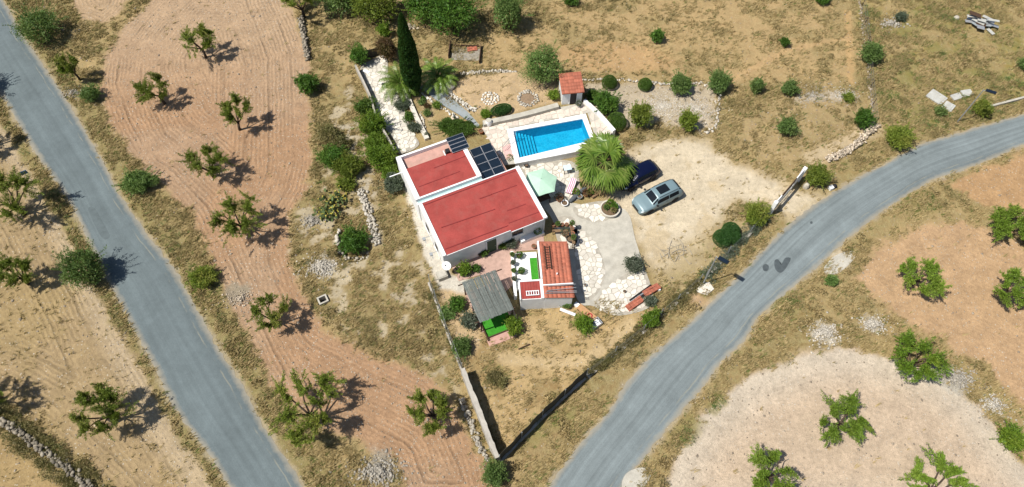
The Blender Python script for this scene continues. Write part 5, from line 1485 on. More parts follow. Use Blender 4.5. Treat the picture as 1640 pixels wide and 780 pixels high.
# retaining wall and low white walls
def wall_line(name, label, pts, w, z0, z1, mat, cat='wall', zb=None, cap=None, sm=4, jit=.0):
    c = spline([tuple(P(a, b, zb or 0)[:2]) for a, b in pts], sm)
    t = np.gradient(c, axis=0); t /= np.linalg.norm(t, axis=1)[:, None] + 1e-9
    nrm = np.c_[-t[:, 1], t[:, 0]]
    n = len(c)
    r = np.random.default_rng(int(pts[0][0]))
    ww = w / 2 * (1 + r.normal(0, jit, n))[:, None]; hh = z1 + r.normal(0, jit * .3, n)
    A, B = c + nrm * ww, c - nrm * ww
    V = [(*p, z0) for p in A] + [(*p, z0) for p in B] + [(*p, h) for p, h in zip(A, hh)] + [(*p, h) for p, h in zip(B, hh)]
    F = []
    for k in range(n - 1):
        F += [(2 * n + k, 3 * n + k, 3 * n + k + 1, 2 * n + k + 1), (k + 1, k, 2 * n + k, 2 * n + k + 1), (n + k, n + k + 1, 3 * n + k + 1, 3 * n + k)]
    F += [(0, n, 3 * n, 2 * n), (n - 1, 3 * n - 1, 4 * n - 1, 2 * n - 1)]
    m = MB(); m.add(V, F)
    me = m.mesh(name)
    o = tag(link(name, me, mat), label, cat)
    return o
wall_line('retaining_wall', 'grey topped retaining wall along the back of the pool deck', [(774, 197), (835, 184), (894, 168)], .55, .4, 1.25, M_CONC, zb=1.2)
wall_line('low_wall', 'white low wall running down the right side of the pool', [(936, 160), (958, 180), (984, 209)], .3, -.1, 1.15, M_WHITE2, zb=1.1)
wall_line('path_wall', 'white wall along the left edge of the stone path', [(569, 104), (592, 152), (603, 188), (622, 222), (634, 246)], .18, -.1, .95, M_WALLC, zb=.9)
wall_line('low_wall', 'low beige wall between lavender bed and rockery', [(643, 132), (655, 160), (668, 190), (684, 222)], .45, -.1, .35, M_STONE, zb=.3)
wall_line('yard_wall', 'rough concrete wall along the left side of the lower yard', [(741, 590), (752, 620), (768, 660), (783, 700), (797, 733)], .38, -.2, 1.45, M_WALLC, zb=1.4, jit=.12, sm=6)
wall_line('roadside_wall', 'low white kerb wall beside the upper street lamp', [(1580, 171), (1615, 162), (1660, 150)], .22, -.1, .3, M_CONC, zb=.3)
wall_line('driveway_wall', 'low white ledge at the foot of the annex', [(921, 485), (940, 500), (960, 520)], .35, -.1, .3, M_WHITE2, zb=.3)
wall_line('garden_kerb', 'white kerb along the court edge by the pergola', [(829, 408), (831, 450), (836, 478)], .12, -.1, .25, M_WHITE2, zb=.2, sm=2)

# shed
O = P(900, 168, .8)
SH = thing('pool_shed', 'tiny white pool shed with a sloping terracotta roof', 'shed', (O.x, O.y, .8), math.radians(7.2))
m = MB(); m.prism([(-.02, 0), (1.95, 0), (1.95, 2.0), (-.02, 2.0)], -.1, [1.75, 1.75, 2.15, 2.15]); m.build('wall', M_WHITE, SH)
m = MB(); m.prism([(-.14, -.22), (2.08, -.22), (2.08, 2.1), (-.14, 2.1)], [1.72, 1.72, 2.18, 2.18], [1.80, 1.80, 2.26, 2.26]); sr = m.build('roof', M_TERRA, SH)
for rw in range(8):
    for cl in range(6):
        o = link('tile', tm, M_TERRA, sr)
        y = 2.02 - cl * .37
        o.location = (-.11 + (rw + .5) * TW, y, 1.835 + .197 * (y + .22)); o.rotation_euler = (0, .2 , -PI / 2)
m = MB(); m.box(.75, 1.4, -.045, -.003, .02, 1.6); dr = m.build('door', M_BLACK, SH)
m = MB(); m.box(.69, .75, -.06, -.002, .0, 1.66); m.box(1.4, 1.46, -.06, -.002, .0, 1.66); m.box(.75, 1.4, -.06, -.002, 1.6, 1.66); m.build('door_frame', M_WHITE2, dr)
# ------------------------------------------------------------------ cars
M_CARGREY = simple('grey_green_paint', (.175, .25, .275), .38, .4, .02, 1, metal=.1)
M_CARBLUE = simple('dark_blue_paint', (.004, .007, .032), .22, .5, .02, 1, metal=.2)
M_TYRE = simple('tyre', (.018, .018, .019), .9, .2, .1, 6)
M_LAMP = simple('lamp_glass', (.62, .66, .68), .15, .5, .03, 3)
M_TAIL = simple('tail_lamp', (.35, .012, .010), .2, .5, .03, 3)
M_REDSIGN = simple('red_print', (.60, .05, .09), .6, .3, .05, 3)
def car(name, label, loc, rz, paint, ST, sunroof, group):
    t = thing(name, label, 'car', loc, rz, group)
    xs = np.array([s[0] for s in ST])
    def sec(x):
        w, zb, zr, wr = [np.interp(x, xs, [s[k] for s in ST]) for k in (1, 2, 3, 4)]
        return np.array([(w * .84, .24), (w * .97, .42), (w, .66), (w * .965, zb), (wr, max(zb + .012, zr - .07)), (wr * .80, zr), (0, zr + .03)])
    def S(x, s):
        p = sec(x); i = min(int(s), 5); f = s - i
        q = p[i] * (1 - f) + p[i + 1] * f
        return np.array([x, q[0], q[1]])
    X = np.unique(np.r_[xs, np.linspace(xs[0], xs[-1], 25)])
    V = []; F = []
    for x in X:
        p = sec(x)
        for y, z in p: V.append((x, y, z))
        for y, z in p[-2::-1]: V.append((x, -y, z))
    k = 13
    for i in range(len(X) - 1):
        for j in range(k - 1): F.append((i * k + j, i * k + j + 1, (i + 1) * k + j + 1, (i + 1) * k + j))
        F.append((i * k + k - 1, i * k, (i + 1) * k, (i + 1) * k + k - 1))
    F.append(tuple(range(k - 1, -1, -1))); F.append(tuple((len(X) - 1) * k + j for j in range(k)))
    m = MB(); m.add(V, F)
    me = m.mesh('body', True)
    import bmesh
    bm = bmesh.new(); bm.from_mesh(me); bmesh.ops.recalc_face_normals(bm, faces=bm.faces); bm.to_mesh(me); bm.free()
    b = link('body', me, paint, t)
    def patch(nm, xa, xb, sa, sb, mat, sides=(1,), off=.008, par=None, nx=6, ns=4, mirror=False):
        for sg in sides:
            V = []; F = []
            for x in np.linspace(xa, xb, nx):
                for s in np.linspace(sa, sb, ns):
                    q = S(x, s); c = np.array([x, 0, .75]); d = q - c; d = d / (np.linalg.norm(d) + 1e-9)
                    q = q + d * off + np.array([0, 0, off * .6]); V.append((q[0], sg * q[1], q[2]))
            for i in range(nx - 1):
                for j in range(ns - 1): F.append((i * ns + j, i * ns + j + 1, (i + 1) * ns + j + 1, (i + 1) * ns + j))
            if mirror:
                n0 = len(V); V += [(x, -y, z) for x, y, z in V]; F += [tuple(n0 + q for q in f) for f in F]
            m = MB(); m.add(V, F); m.build(nm, mat, par or t, smooth=True)
    xw0, xw1 = ST['i' == 0][0] if False else None, None
    return t, patch, S
SUV = [(-2.35, .70, .74, .80, .60), (-2.30, .84, .95, 1.02, .62), (-2.08, .92, 1.03, 1.40, .62), (-1.75, .955, 1.05, 1.57, .65), (-1.0, .97, 1.04, 1.64, .68), (.0, .97, 1.02, 1.65, .69), (.42, .97, 1.01, 1.58, .67),
       (1.08, .965, .985, 1.06, .80), (1.7, .945, .93, .99, .76), (2.12, .885, .83, .88, .68), (2.30, .76, .66, .70, .56), (2.36, .62, .50, .53, .45)]
def finish_car(t, patch, S, L, paint, sun, tall):
    patch('windscreen', .50, 1.02, 3.95, 6.0, M_GLASS, (1,), mirror=True)
    patch('rear_window', -2.22, -1.86, 4.05, 6.0, M_GLASS, (1,), mirror=True)
    patch('side_window', -.62, .62, 3.15, 3.82, M_GLASS, (1, -1))
    patch('side_window', -1.72, -.68, 3.15, 3.82, M_GLASS, (1, -1))
    if sun: patch('sunroof', -.95, .12, 5.25, 6.0, M_GLASS, (1,), mirror=True, off=.010)
    patch('headlight', L - .30, L - .10, 2.5, 3.5, M_LAMP, (1, -1), off=.012, nx=3, ns=3)
    patch('tail_light', -L + .02, -L + .12, 2.3, 3.1, M_TAIL, (1, -1), off=.012, nx=3, ns=3)
    m = MB(); m.box(L - .02, L + .015, -.42, .42, .40, .62); m.build('grille', M_BLACK, t)
    m = MB(); m.box(L - .2, L + .0, -.55, .55, .24, .34); m.build('front_bumper', M_BLACK, t)
    m = MB(); m.box(-L - .015, -L + .02, -.26, .26, .60, .71); m.build('number_plate', M_WHITE2, t)
    for sg in (1, -1):
        m = MB(); q = S(.72, 3.0); m.box(.66, .82, sg * q[1] + (0 if sg > 0 else -.20), sg * q[1] + (.20 if sg > 0 else 0), q[2] + .0, q[2] + .13); m.build('mirror', M_BLACK if tall else paint, t, bevel=.03)
        m = MB(); q = S(0, 2.6); m.box(-.5, -.3, sg * q[1] - .012, sg * q[1] + .012, q[2] + .05, q[2] + .08); m.box(.5, .7, sg * q[1] - .012, sg * q[1] + .012, q[2] + .04, q[2] + .07); m.build('door_handles', M_BLACK, t)
        if tall:
            m = MB(); m.tube([(-1.7, sg * .60, 1.585), (-.9, sg * .635, 1.66), (.1, sg * .64, 1.665), (.35, sg * .62, 1.62)], .018, 6); m.build('roof_rail', M_BLACK, t)
        for wx in (L * .585, -L * .60):
            w = thing('wheel', None, None, (wx, sg * .86, .35)); w.parent = t
            m = MB(); prof = [(.22, -.115), (.31, -.12), (.35, -.08), (.35, .08), (.31, .12), (.22, .115)]
            m.lathe(prof, 20); o = m.build('tyre', M_TYRE, w, smooth=False); o.rotation_euler = (PI / 2, 0, 0)
            m = MB(); m.lathe([(.02, -.09), (.21, -.10), (.225, -.118), (.225, .118), (.21, .10), (.02, .09)], 20); o = m.build('rim', M_ALU, w); o.rotation_euler = (PI / 2, 0, 0)
            m = MB(); m.add([(wx + .44 * math.cos(a), sg * (.965 if True else 0), .33 + .44 * math.sin(a)) for a in np.linspace(0, PI, 13)] + [(wx + .37 * math.cos(a), sg * .972, .33 + .37 * math.sin(a)) for a in np.linspace(0, PI, 13)], [(i, i + 1, 14 + i, 13 + i) for i in range(12)]); m.build('wheel_arch', M_BLACK, t)
fr = (P(1018, 331, .5) + P(1028, 340, .5)) / 2
cc_ = (P(1053, 314, .8)); yaw = math.radians(28.5)
t, patch, S = car('parked_suv', 'grey green sport utility car parked in full sun', (cc_.x, cc_.y, 0.0), yaw + PI, M_CARGREY, SUV, True, 'parked cars')
finish_car(t, patch, S, 2.36, M_CARGREY, True, True)
m = MB(); m.add([(.78, -.05, 1.285), (.88, -.02, 1.215), (.84, .32, 1.245), (.74, .30, 1.315)], [(0, 1, 2, 3)]); m.build('sunshade_print', M_REDSIGN, t)
HATCH = [(-2.05, .68, .70, .76, .58), (-2.0, .82, .92, 1.0, .60), (-1.78, .88, .97, 1.28, .60), (-1.45, .90, .98, 1.42, .63), (-.8, .905, .96, 1.48, .65), (.0, .905, .94, 1.47, .65), (.42, .905, .93, 1.40, .64),
         (1.05, .90, .90, .96, .74), (1.5, .88, .85, .90, .70), (1.85, .82, .74, .79, .62), (2.0, .70, .60, .63, .52), (2.05, .58, .46, .49, .42)]
cc_ = P(1021, 280, .7)
t, patch, S = car('parked_hatchback', 'dark blue car parked in the shade of the fan palm', (cc_.x, cc_.y, 0.0), math.radians(30) + PI, M_CARBLUE, HATCH, False, 'parked cars')
finish_car(t, patch, S, 2.05, M_CARBLUE, False, False)

# ------------------------------------------------------------------ parasol, table, seats
bpy.context.view_layer.update()
g = P(866, 290, 2.0)
U = thing('parasol', 'mint green parasol between house and pool', 'parasol', (g.x, g.y, .06), .35)
m = MB(); n = 6; Rr = 1.62
pts = [(0, 0, 2.30)] + [(Rr * math.cos(2 * PI * k / n), Rr * math.sin(2 * PI * k / n), 1.78) for k in range(n)] + [(.62 * Rr * math.cos(2 * PI * (k + .5) / n), .62 * Rr * math.sin(2 * PI * (k + .5) / n), 1.955) for k in range(n)] + [(Rr * .97 * math.cos(PI / n) * math.cos(2 * PI * (k + .5) / n), Rr * .97 * math.cos(PI / n) * math.sin(2 * PI * (k + .5) / n), 1.78) for k in range(n)]
F = []
for k in range(n):
    a, b, c, e = 1 + k, 1 + (k + 1) % n, 1 + n + k, 1 + 2 * n + k
    F += [(0, a, c), (0, c, b), (a, e, c), (c, e, b)]
m.add(pts, F)
cn = m.build('canopy', M_MINT, U)
sol = cn.modifiers.new('cloth', 'SOLIDIFY'); sol.thickness = .012
for k in range(n):
    m = MB(); a = 2 * PI * k / n; m.tube([(.03 * math.cos(a), .03 * math.sin(a), 2.27), (Rr * math.cos(a), Rr * math.sin(a), 1.755)], .012, 5); m.build('rib', M_ALU, U)
m = MB(); m.tube([(0, 0, 0), (0, 0, 2.38)], .025, 8); m.build('pole', M_ALU, U)
m = MB(); m.lathe([(.28, 0), (.28, .06), (.06, .1), (.05, .3)], 14); m.build('base', M_CONC, U)
def table(name, label, x, y, z, rz, w, d, h, mt, ml, group=None):
    t = thing(name, label, 'table', (x, y, z), rz, group)
    m = MB(); m.box(-w / 2, w / 2, -d / 2, d / 2, h - .04, h); m.build('table_top', mt, t, bevel=.012)
    for a in (-1, 1):
        for b in (-1, 1):
            m = MB(); m.box(a * (w / 2 - .07) - .03, a * (w / 2 - .07) + .03, b * (d / 2 - .07) - .03, b * (d / 2 - .07) + .03, 0, h - .04); m.build('leg', ml, t)
table('terrace_table', 'dark terrace table under the mint parasol', g.x + .1, g.y - .95, .08, .4, 1.5, .9, .74, M_DKWOOD, M_DKWOOD)
q = G(908, 276); table('white_table', 'small pale blue table below the pool wall', q.x, q.y, .08, .2, .75, .6, .7, simple('pale_blue_top', (.52, .66, .72), .5, .3, .04, 2), M_DKWOOD)
# striped lounger
q = G(914, 303); t = thing('deck_chair', 'pink and white striped deck chair beside the fan palm', 'chair', (q.x, q.y, .08), math.radians(70))
M_PKS = simple('pink_stripe', (.55, .17, .30), .9, .1, .05, 3); M_WHS = simple('white_stripe', (.72, .70, .70), .9, .1, .05, 3)
for k in range(7):
    m = MB(); y = -.30 + k * .086; m.prism([(-.75, y), (.35, y), (.35, y + .084), (-.75, y + .084)], .30, .34); m.prism([(.351, y), (.8, y), (.8, y + .084), (.351, y + .084)], [.30, .62, .62, .30], [.34, .66, .66, .34]); m.build('stripe', M_PKS if k % 2 else M_WHS, t)
for sg in (-1, 1):
    m = MB(); m.tube([(-.75, sg * .31, .3), (.36, sg * .31, .3), (.82, sg * .31, .63)], .02, 6); m.build('side_rail', M_DKWOOD, t)
    for x in (-.65, .35):
        m = MB(); m.tube([(x, sg * .3, 0), (x, sg * .3, .3)], .02, 6); m.build('leg', M_DKWOOD, t)

# ------------------------------------------------------------------ pots
def pot(label, px, py, rad, hgt_, mat, plant=None, z=None, group='potted plants', name='plant_pot', at=None):
    q = at if at is not None else G(px, py)
    if z is not None: q = Vector((P(px, py, z).x, P(px, py, z).y, z)) if at is None else at
    t = thing(name, label, 'pot', (q.x, q.y, q.z + (.06 if z is None and at is None else 0)), 0, group)
    m = MB(); m.lathe([(rad * .62, 0), (rad * .95, hgt_ * .85), (rad * 1.08, hgt_ * .86), (rad * 1.08, hgt_), (rad * .9, hgt_), (rad * .86, hgt_ * .8), (.01, hgt_ * .8)], 14); m.build('pot_body', mat, t, smooth=False)
    m = MB(); m.lathe([(rad * .84, hgt_ * .8), (rad * .5, hgt_ * .86), (.01, hgt_ * .87)], 10); m.build('potting_soil', M_SOIL, t)
    if plant:
        r = np.random.default_rng(abs(int(px * 3 + py)))
        p, d = ball_points(r, 260, rad * 1.5, rad * 1.5, rad * 1.4, .3); p[:, 2] += hgt_ + rad * .6
        link('leaves', leaf_mesh('leaves', p, d + r.normal(0, .4, p.shape), .13, .06, r), plant, t)
for row in [('white pot with green plant beside the pink steps', 817, 261, .3, .45, M_WHITE2, M_BRIGHT, .06), ('dark pot at the house corner facing the pool', 843, 268, .2, .35, M_BLACK, None, None),
            ('round dark pot in the court near the annex corner', 855, 397, .22, .3, M_POT, None, None),
            ('potted shrub by the right end of the house front', 860, 376, .25, .4, M_POT, M_DARKLEAF, None),
            ('terracotta pot at the left end of the pot row below the palm', 896, 322, .3, .35, M_POT, M_REDLEAF, None), ('white trough pot, front of the pot row below the palm', 904, 328, .32, .3, M_WHITE2, None, None),
            ('green potted plant behind the pot row', 922, 312, .25, .3, M_POT, M_BRIGHT, None), ('blue grey pot in the middle of the pot row', 928, 318, .24, .35, M_CONCD, None, None),
            ('red clay pot in the right half of the pot row', 938, 314, .24, .35, M_POT, M_REDLEAF, None), ('clay pot at the right end of the pot row', 945, 312, .22, .3, M_POT, M_DARKLEAF, None),
            ('potted plant behind the striped deck chair', 934, 300, .28, .35, M_POT, M_DARKLEAF, None), ('white pot at the pool shed door', 926, 170, .22, .25, M_WHITE2, M_GREYLEAF, .83),
            ('small pot below the green house door shrub', 768, 409, .16, .22, M_POT, M_REDLEAF, None), ('red pot behind the house at the ramp end', 771, 214, .25, .4, M_POT, None, None),
            ('dark pot on the concrete driveway paving', 1000, 468, .13, .14, M_BLACK, None, None), ('grey pot left of the annex ledge', 937, 458, .14, .2, M_CONCD, None, None)]:
    pot(*row[:7], z=row[7])
for lb, lx, ly, pl in (('dark pot with plant at the top left of the annex terrace', -1.75, 4.9, M_DARKLEAF), ('dark pot with plant in the middle left of the annex terrace', -1.7, 3.3, M_DARKLEAF)):
    pot(lb, lx * 100, ly * 10, .22, .3, M_BLACK, pl, at=A_.matrix_basis @ Vector((lx, ly, .45)))
for k, (lx, ly) in enumerate(((-2.37, 4.9), (-2.37, 4.1), (-2.37, 3.3), (-2.37, 2.5))):
    pot(['top', 'second', 'third', 'bottom'][k] + ' planter on the narrow white wall by the annex terrace', 900 + 31 * k, 10, .14, .2, M_POT, M_GREYLEAF if k % 2 else M_OLIVE, at=A_.matrix_basis @ Vector((lx, ly, .75)))
# round planter
q = G(976, 338); t = thing('round_planter', 'round stone planter with cactus plants at the edge of the driveway', 'planter', (q.x, q.y, .05))
m = MB(); m.lathe([(.85, -.1), (.92, .38), (.94, .42), (.80, .42), (.78, .3), (.02, .32)], 28); m.build('planter_body', M_STONE, t)
m = MB(); m.lathe([(.77, .3), (.4, .36), (.02, .40)], 20); m.build('planting_soil', M_SOIL, t)
r = np.random.default_rng(61)
for k, (dx, dy, s, mt) in enumerate(((.05, .35, .42, M_BRIGHT), (.4, .1, .36, M_DARKLEAF), (.3, -.3, .3, M_DRYLEAF), (-.35, .0, .26, M_OLIVE))):
    p, d = ball_points(r, 420, s, s, s, .3); p += np.array([dx, dy, .45 + s * .5]); link('planting', leaf_mesh('planting', p, d + r.normal(0, .4, p.shape), .15, .06, r), mt, t)
# dark hose or folded cover next to the pot row
m = MB(); a0 = G(912, 325); a1 = G(922, 316); a2 = G(936, 305); a3 = G(942, 300)
m.tube([a0 + Vector((0, 0, .2)), a1 + Vector((0, 0, .28)), a2 + Vector((0, 0, .3)), a3 + Vector((0, 0, .25))], [.16, .24, .22, .1], 8); tag(m.build('folded_cover', simple('dark_grey_cover', (.09, .10, .11), .9, .1, .2, 5), smooth=True), 'dark grey folded cover lying behind the pot row', 'cover')
m = MB(); m.tube([G(948, 318) + Vector((0, 0, .2)), G(968, 306) + Vector((0, 0, .25))], [.12, .12], 8); tag(m.build('timber_log', M_WOOD), 'pale timber log at the foot of the fan palm', 'log')
# plant stand
q = G(888, 394); S_ = thing('plant_stand', 'brown wooden corner stand crowded with clay pots by the annex', 'stand', (q.x, q.y, .05), math.radians(3))
def board(x0, x1, y0, y1, z0, z1, nm='shelf_board'):
    m = MB(); m.box(x0, x1, y0, y1, z0, z1); return m.build(nm, M_WOOD, S_)
board(-.1, 1.75, 1.45, 1.72, 0.75, .80); board(-.1, 1.75, 1.15, 1.42, .40, .45); board(1.5, 1.78, -.35, 1.44, .76, .81)
for x, y in ((-.05, 1.68), (1.72, 1.68), (-.05, 1.2), (1.72, -.3), (1.55, -.3), (1.72, .6)):
    board(x - .03, x + .03, y - .03, y + .03, 0, .749, 'upright')
k = 0
bpy.context.view_layer.update()
for (lx, ly, z) in ((.0, 1.58, .8), (.38, 1.58, .8), (.78, 1.58, .8), (1.18, 1.58, .8), (1.64, 1.58, .81), (1.64, 1.1, .81), (1.64, .6, .81), (1.64, .1, .81)):
    pot(['first clay pot from the left on the wooden plant stand', 'second clay pot from the left on the wooden plant stand', 'third clay pot from the left on the wooden plant stand', 'fourth clay pot from the left on the wooden plant stand',
         'clay pot at the outer corner of the wooden plant stand', 'upper clay pot on the side arm of the plant stand', 'middle clay pot on the side arm of the plant stand', 'lowest clay pot on the side arm of the plant stand'][k], 1000 + 17 * k, 3, .16, .26, M_POT, M_OLIVE if k % 3 == 1 else None, at=S_.matrix_basis @ Vector((lx, ly, z)))
    k += 1
pot('large dark pot in front of the wooden plant stand', 913, 386, .35, .4, M_BLACK, None); pot('large clay bowl in the corner of the wooden plant stand', 905, 377, .32, .35, M_POT, M_GREYLEAF)
# barrel, figure, steps furniture on the garden side
q = P(783, 200, .83); t = thing('white_barrel', 'white barrel at the left end of the pool deck', 'barrel', q)
m = MB(); m.lathe([(.26, 0), (.30, .2), (.31, .4), (.29, .62), (.26, .66)], 18); m.build('barrel_body', M_WHITE2, t, smooth=False)
m = MB(); m.lathe([(.27, .66), (.27, .70), (.05, .72)], 18); m.build('lid', M_CONC, t)
q = G(727, 196); t = thing('garden_figure', 'pale garden figure standing on a stone in the ground cover', 'statue', (q.x, q.y, .45))
m = MB(); m.lathe([(.30, 0), (.32, .15), (.26, .3), (.12, .33)], 9); m.build('stone_foot', M_PEBBLE, t)
m = MB(); m.lathe([(.12, .33), (.15, .5), (.10, .72), (.06, .78), (.09, .86), (.08, .95), (.02, 1.0)], 10); m.build('figure', M_STONE, t, smooth=True)
q = G(722, 142); t = thing('stone_basin', 'weathered stone basin at the edge of the sandy garden', 'basin', (q.x, q.y, q.z), .4)
m = MB(); m.lathe([(.3, -.05), (.42, .3), (.48, .55), (.38, .55), (.32, .3), (.02, .25)], 14); m.build('basin_bowl', M_STONE, t)
m = MB(); m.lathe([(.45, -.1), (.45, .05), (.3, .08)], 12); m.build('basin_foot', M_CONC, t)

# ------------------------------------------------------------------ stone circles, every stone a part
def ring(label, px, py, rads, z, ss, mat, soil):
    c = P(px, py, z)
    t = thing('stone_circle', label, 'stone circle', c, 0, 'stone circles in the sandy garden')
    r = np.random.default_rng(int(px))
    if soil:
        m = MB(); m.lathe([(rads[0], -.05), (rads[0] * .8, .06), (.02, .1)], 18); m.build('inner_soil', soil, t)
    for R_ in rads:
        n = max(5, int(2 * PI * R_ / (ss * 1.9)))
        for k in range(n):
            a = 2 * PI * (k + r.uniform(-.2, .2)) / n
            s = np.array([ss * r.uniform(.75, 1.15)])
            o = link('stone', rocks_mesh('stone', np.zeros((1, 3)), s, r, .55), mat, t, (R_ * math.cos(a) + r.normal(0, .03), R_ * math.sin(a) + r.normal(0, .03), .05))
ring('flat disc of white stones left in the sandy garden', 785, 158, (.25, .52, .8), .8, .14, M_STONE, None)
ring('ring of pale stones around bare soil in the sandy garden', 845, 158, (.78, 1.0), .8, .15, M_WHITEROCK, simple('ring_soil', (.24, .17, .11), .95, .1, .2, 5))

M_OLDSTONE = simple('shadowed_wall_stone', (.20, .175, .135), .95, .1, .25, 5, island=.35)  # stone colour darkened to take in the walls' shadows and growth
# ------------------------------------------------------------------ dry stone walls
def drystone(name, label, pts, n_layers, w, s0, mat, seed, zb=None, joined=True, cat='wall'):
    r = np.random.default_rng(seed)
    c = spline([tuple(G(a, b)[:2]) for a, b in pts], 12)
    ln = np.r_[0, np.cumsum(np.hypot(*np.diff(c, axis=0).T))]
    Ltot = ln[-1]
    base_p = np.array([c[0][0], c[0][1], 0])
    t = thing(name, label, cat, tuple(base_p))
    C = []; Sz = []
    for la in range(n_layers):
        nn = int(Ltot / (s0 * 1.25))
        for row in range(max(1, int(w / (s0 * 1.3)))):
            q = (np.arange(nn) + r.uniform(-.3, .3, nn)) / nn * Ltot
            x = np.interp(q, ln, c[:, 0]); y = np.interp(q, ln, c[:, 1])
            g_ = np.gradient(c, axis=0); g_ /= np.linalg.norm(g_, axis=1)[:, None]
            nx = -np.interp(q, ln, g_[:, 1]); ny = np.interp(q, ln, g_[:, 0])
            off = (row + .5) * s0 * 1.3 - w / 2 + r.normal(0, .05 + .3 * s0, nn) + .25 * (fbm(q * .5, q * 0 + seed, 1.0, 2) - .5)
            z = hgt(x, y) + s0 * .4 + la * s0 * 1.0 + r.normal(0, .03, nn)
            C.append(np.c_[x + nx * off, y + ny * off, z] - base_p); Sz.append(s0 * r.uniform(.45, 1.15, nn))
    C = np.vstack(C); Sz = np.r_[tuple(Sz)]
    o = link('stones', rocks_mesh('stones', C, Sz, r, .75), mat, t); o['kind'] = 'stuff'
    return t
drystone('dry_stone_wall', 'dry stone wall beside the top of the almond field', [(483, 32), (488, 60), (496, 98)], 4, .5, .15, M_OLDSTONE, 1)
drystone('dry_stone_wall', 'old dry stone wall crossing the bottom left corner', [(-20, 655), (30, 690), (80, 725), (125, 760), (165, 800)], 3, .6, .17, M_OLDSTONE, 2)
drystone('stone_border', 'white stone border behind the sandy garden', [(738, 121), (780, 116), (830, 118)], 2, .5, .16, M_WHITEROCK, 3)
drystone('stone_border', 'line of white stones behind the gravel bed', [(930, 128), (990, 128), (1060, 135), (1145, 136), (1150, 170), (1146, 205), (1128, 216)], 1, .4, .16, M_WHITEROCK, 4)
drystone('stone_edging', 'rough stone edging along the concrete ramp', [(703, 137), (728, 157), (762, 187)], 2, .4, .15, M_STONE, 5)
drystone('stone_edging', 'stone edging below the rockery beside the ramp', [(672, 147), (690, 160), (712, 176), (735, 188)], 1, .35, .15, M_STONE, 6)
drystone('stone_edging', 'short stone edging inside the rockery', [(677, 180), (681, 200), (688, 214)], 1, .3, .13, M_STONE, 7)
drystone('boundary_stones', 'grey stone boundary line running up to the top edge', [(1376, -10), (1384, 60), (1390, 110), (1396, 170), (1402, 205)], 1, .25, .13, M_PEBBLE, 8)
drystone('rubble_wall', 'rubble wall on the bank below the dry plot', [(1325, 258), (1360, 240), (1385, 218), (1402, 200)], 3, .6, .15, M_PEBBLE, 9)
drystone('pit_wall', 'stone rim of the round pit left of the house', [(545, 372), (541, 392), (552, 412), (575, 416), (594, 405)], 2, .4, .2, M_WHITEROCK, 10)
drystone('ledge_wall', 'pale stone ledge on the slope left of the house', [(580, 305), (590, 340), (606, 394)], 2, .7, .15, M_WHITEROCK, 11)
drystone('bank_wall', 'pale stone footing outside the bottom end of the yard wall', [(742, 640), (763, 700), (784, 740)], 2, .5, .14, M_WHITEROCK, 12)
# cistern kerb
q = G(518, 482); q.z = 0
t = thing('cistern', 'small square open cistern with pale kerb', 'cistern', q, .5)
for x0, x1, y0, y1 in ((-.42, .42, -.38, -.25), (-.42, .42, .25, .38), (-.42, -.28, -.249, .249), (.28, .42, -.249, .249)):
    m = MB(); m.box(x0, x1, y0, y1, -.6, .22); m.build('kerb_stone', M_CONC, t)

m = MB(); m.box(-.279, .279, -.249, .249, -.6, -.35); m.build('shade_floor', M_BLACK, t)  # black floor stands in for the shade down in the shaft
# ------------------------------------------------------------------ street lamps
def lamp(label, bx, by, hh, head_rz, arm):
    q = G(bx, by)
    t = thing('street_lamp', label, 'street lamp', q, head_rz, 'solar street lamps')
    m = MB(); m.tube([(0, 0, -.1), (0, 0, hh)], [.06, .045], 10); m.build('pole', M_METAL, t)
    m = MB(); m.box(-.18, .18, -.18, .18, -.1, .05); m.build('base_plate', M_CONC, t)
    m = MB(); m.tube([(0, 0, hh - .15), (arm, 0, hh + .05)], .03, 6); m.build('arm', M_METAL, t)
    R_ = Matrix.Translation((arm, 0, hh + .08)) @ Matrix.Rotation(-.18, 4, 'Y')
    m = MB(); m.box(-.1, .82, -.19, .19, -.03, .03, R_); h = m.build('lamp_head', M_BLACK, t)
    m = MB(); m.box(-.06, .78, -.16, .16, .0305, .036, R_); m.build('solar_cells', M_PANEL, h)
lamp('street lamp beside the lower fence with white slab at its foot', 1125.4, 455.4, 4.9, math.radians(-42), .25)
lamp('street lamp beside the upper right stretch of road', 1532.5, 195.9, 4.7, math.radians(-38), .25)
m = MB(); q = G(1128, 462); m.prism([(q.x - .75, q.y - .35), (q.x + .1, q.y - .7), (q.x + .8, q.y - .1), (q.x + .5, q.y + .55), (q.x - .55, q.y + .5)], -.1, .14)
tag(m.build('concrete_slab', M_STONE), 'irregular white concrete slab at the foot of the lower street lamp', 'slab')
# garden lamp whose shadow falls on the path
q = G(591, 141); t = thing('garden_lamp', 'thin garden lamp standing at the path wall', 'lamp', (q.x, q.y, 0), -.6)
m = MB(); m.tube([(0, 0, -.1), (0, 0, 2.5)], .025, 6); m.build('pole', M_METAL, t)
m = MB(); m.box(-.1, .55, -.16, .16, 2.5, 2.55); m.build('lamp_head', M_WHITE2, t)

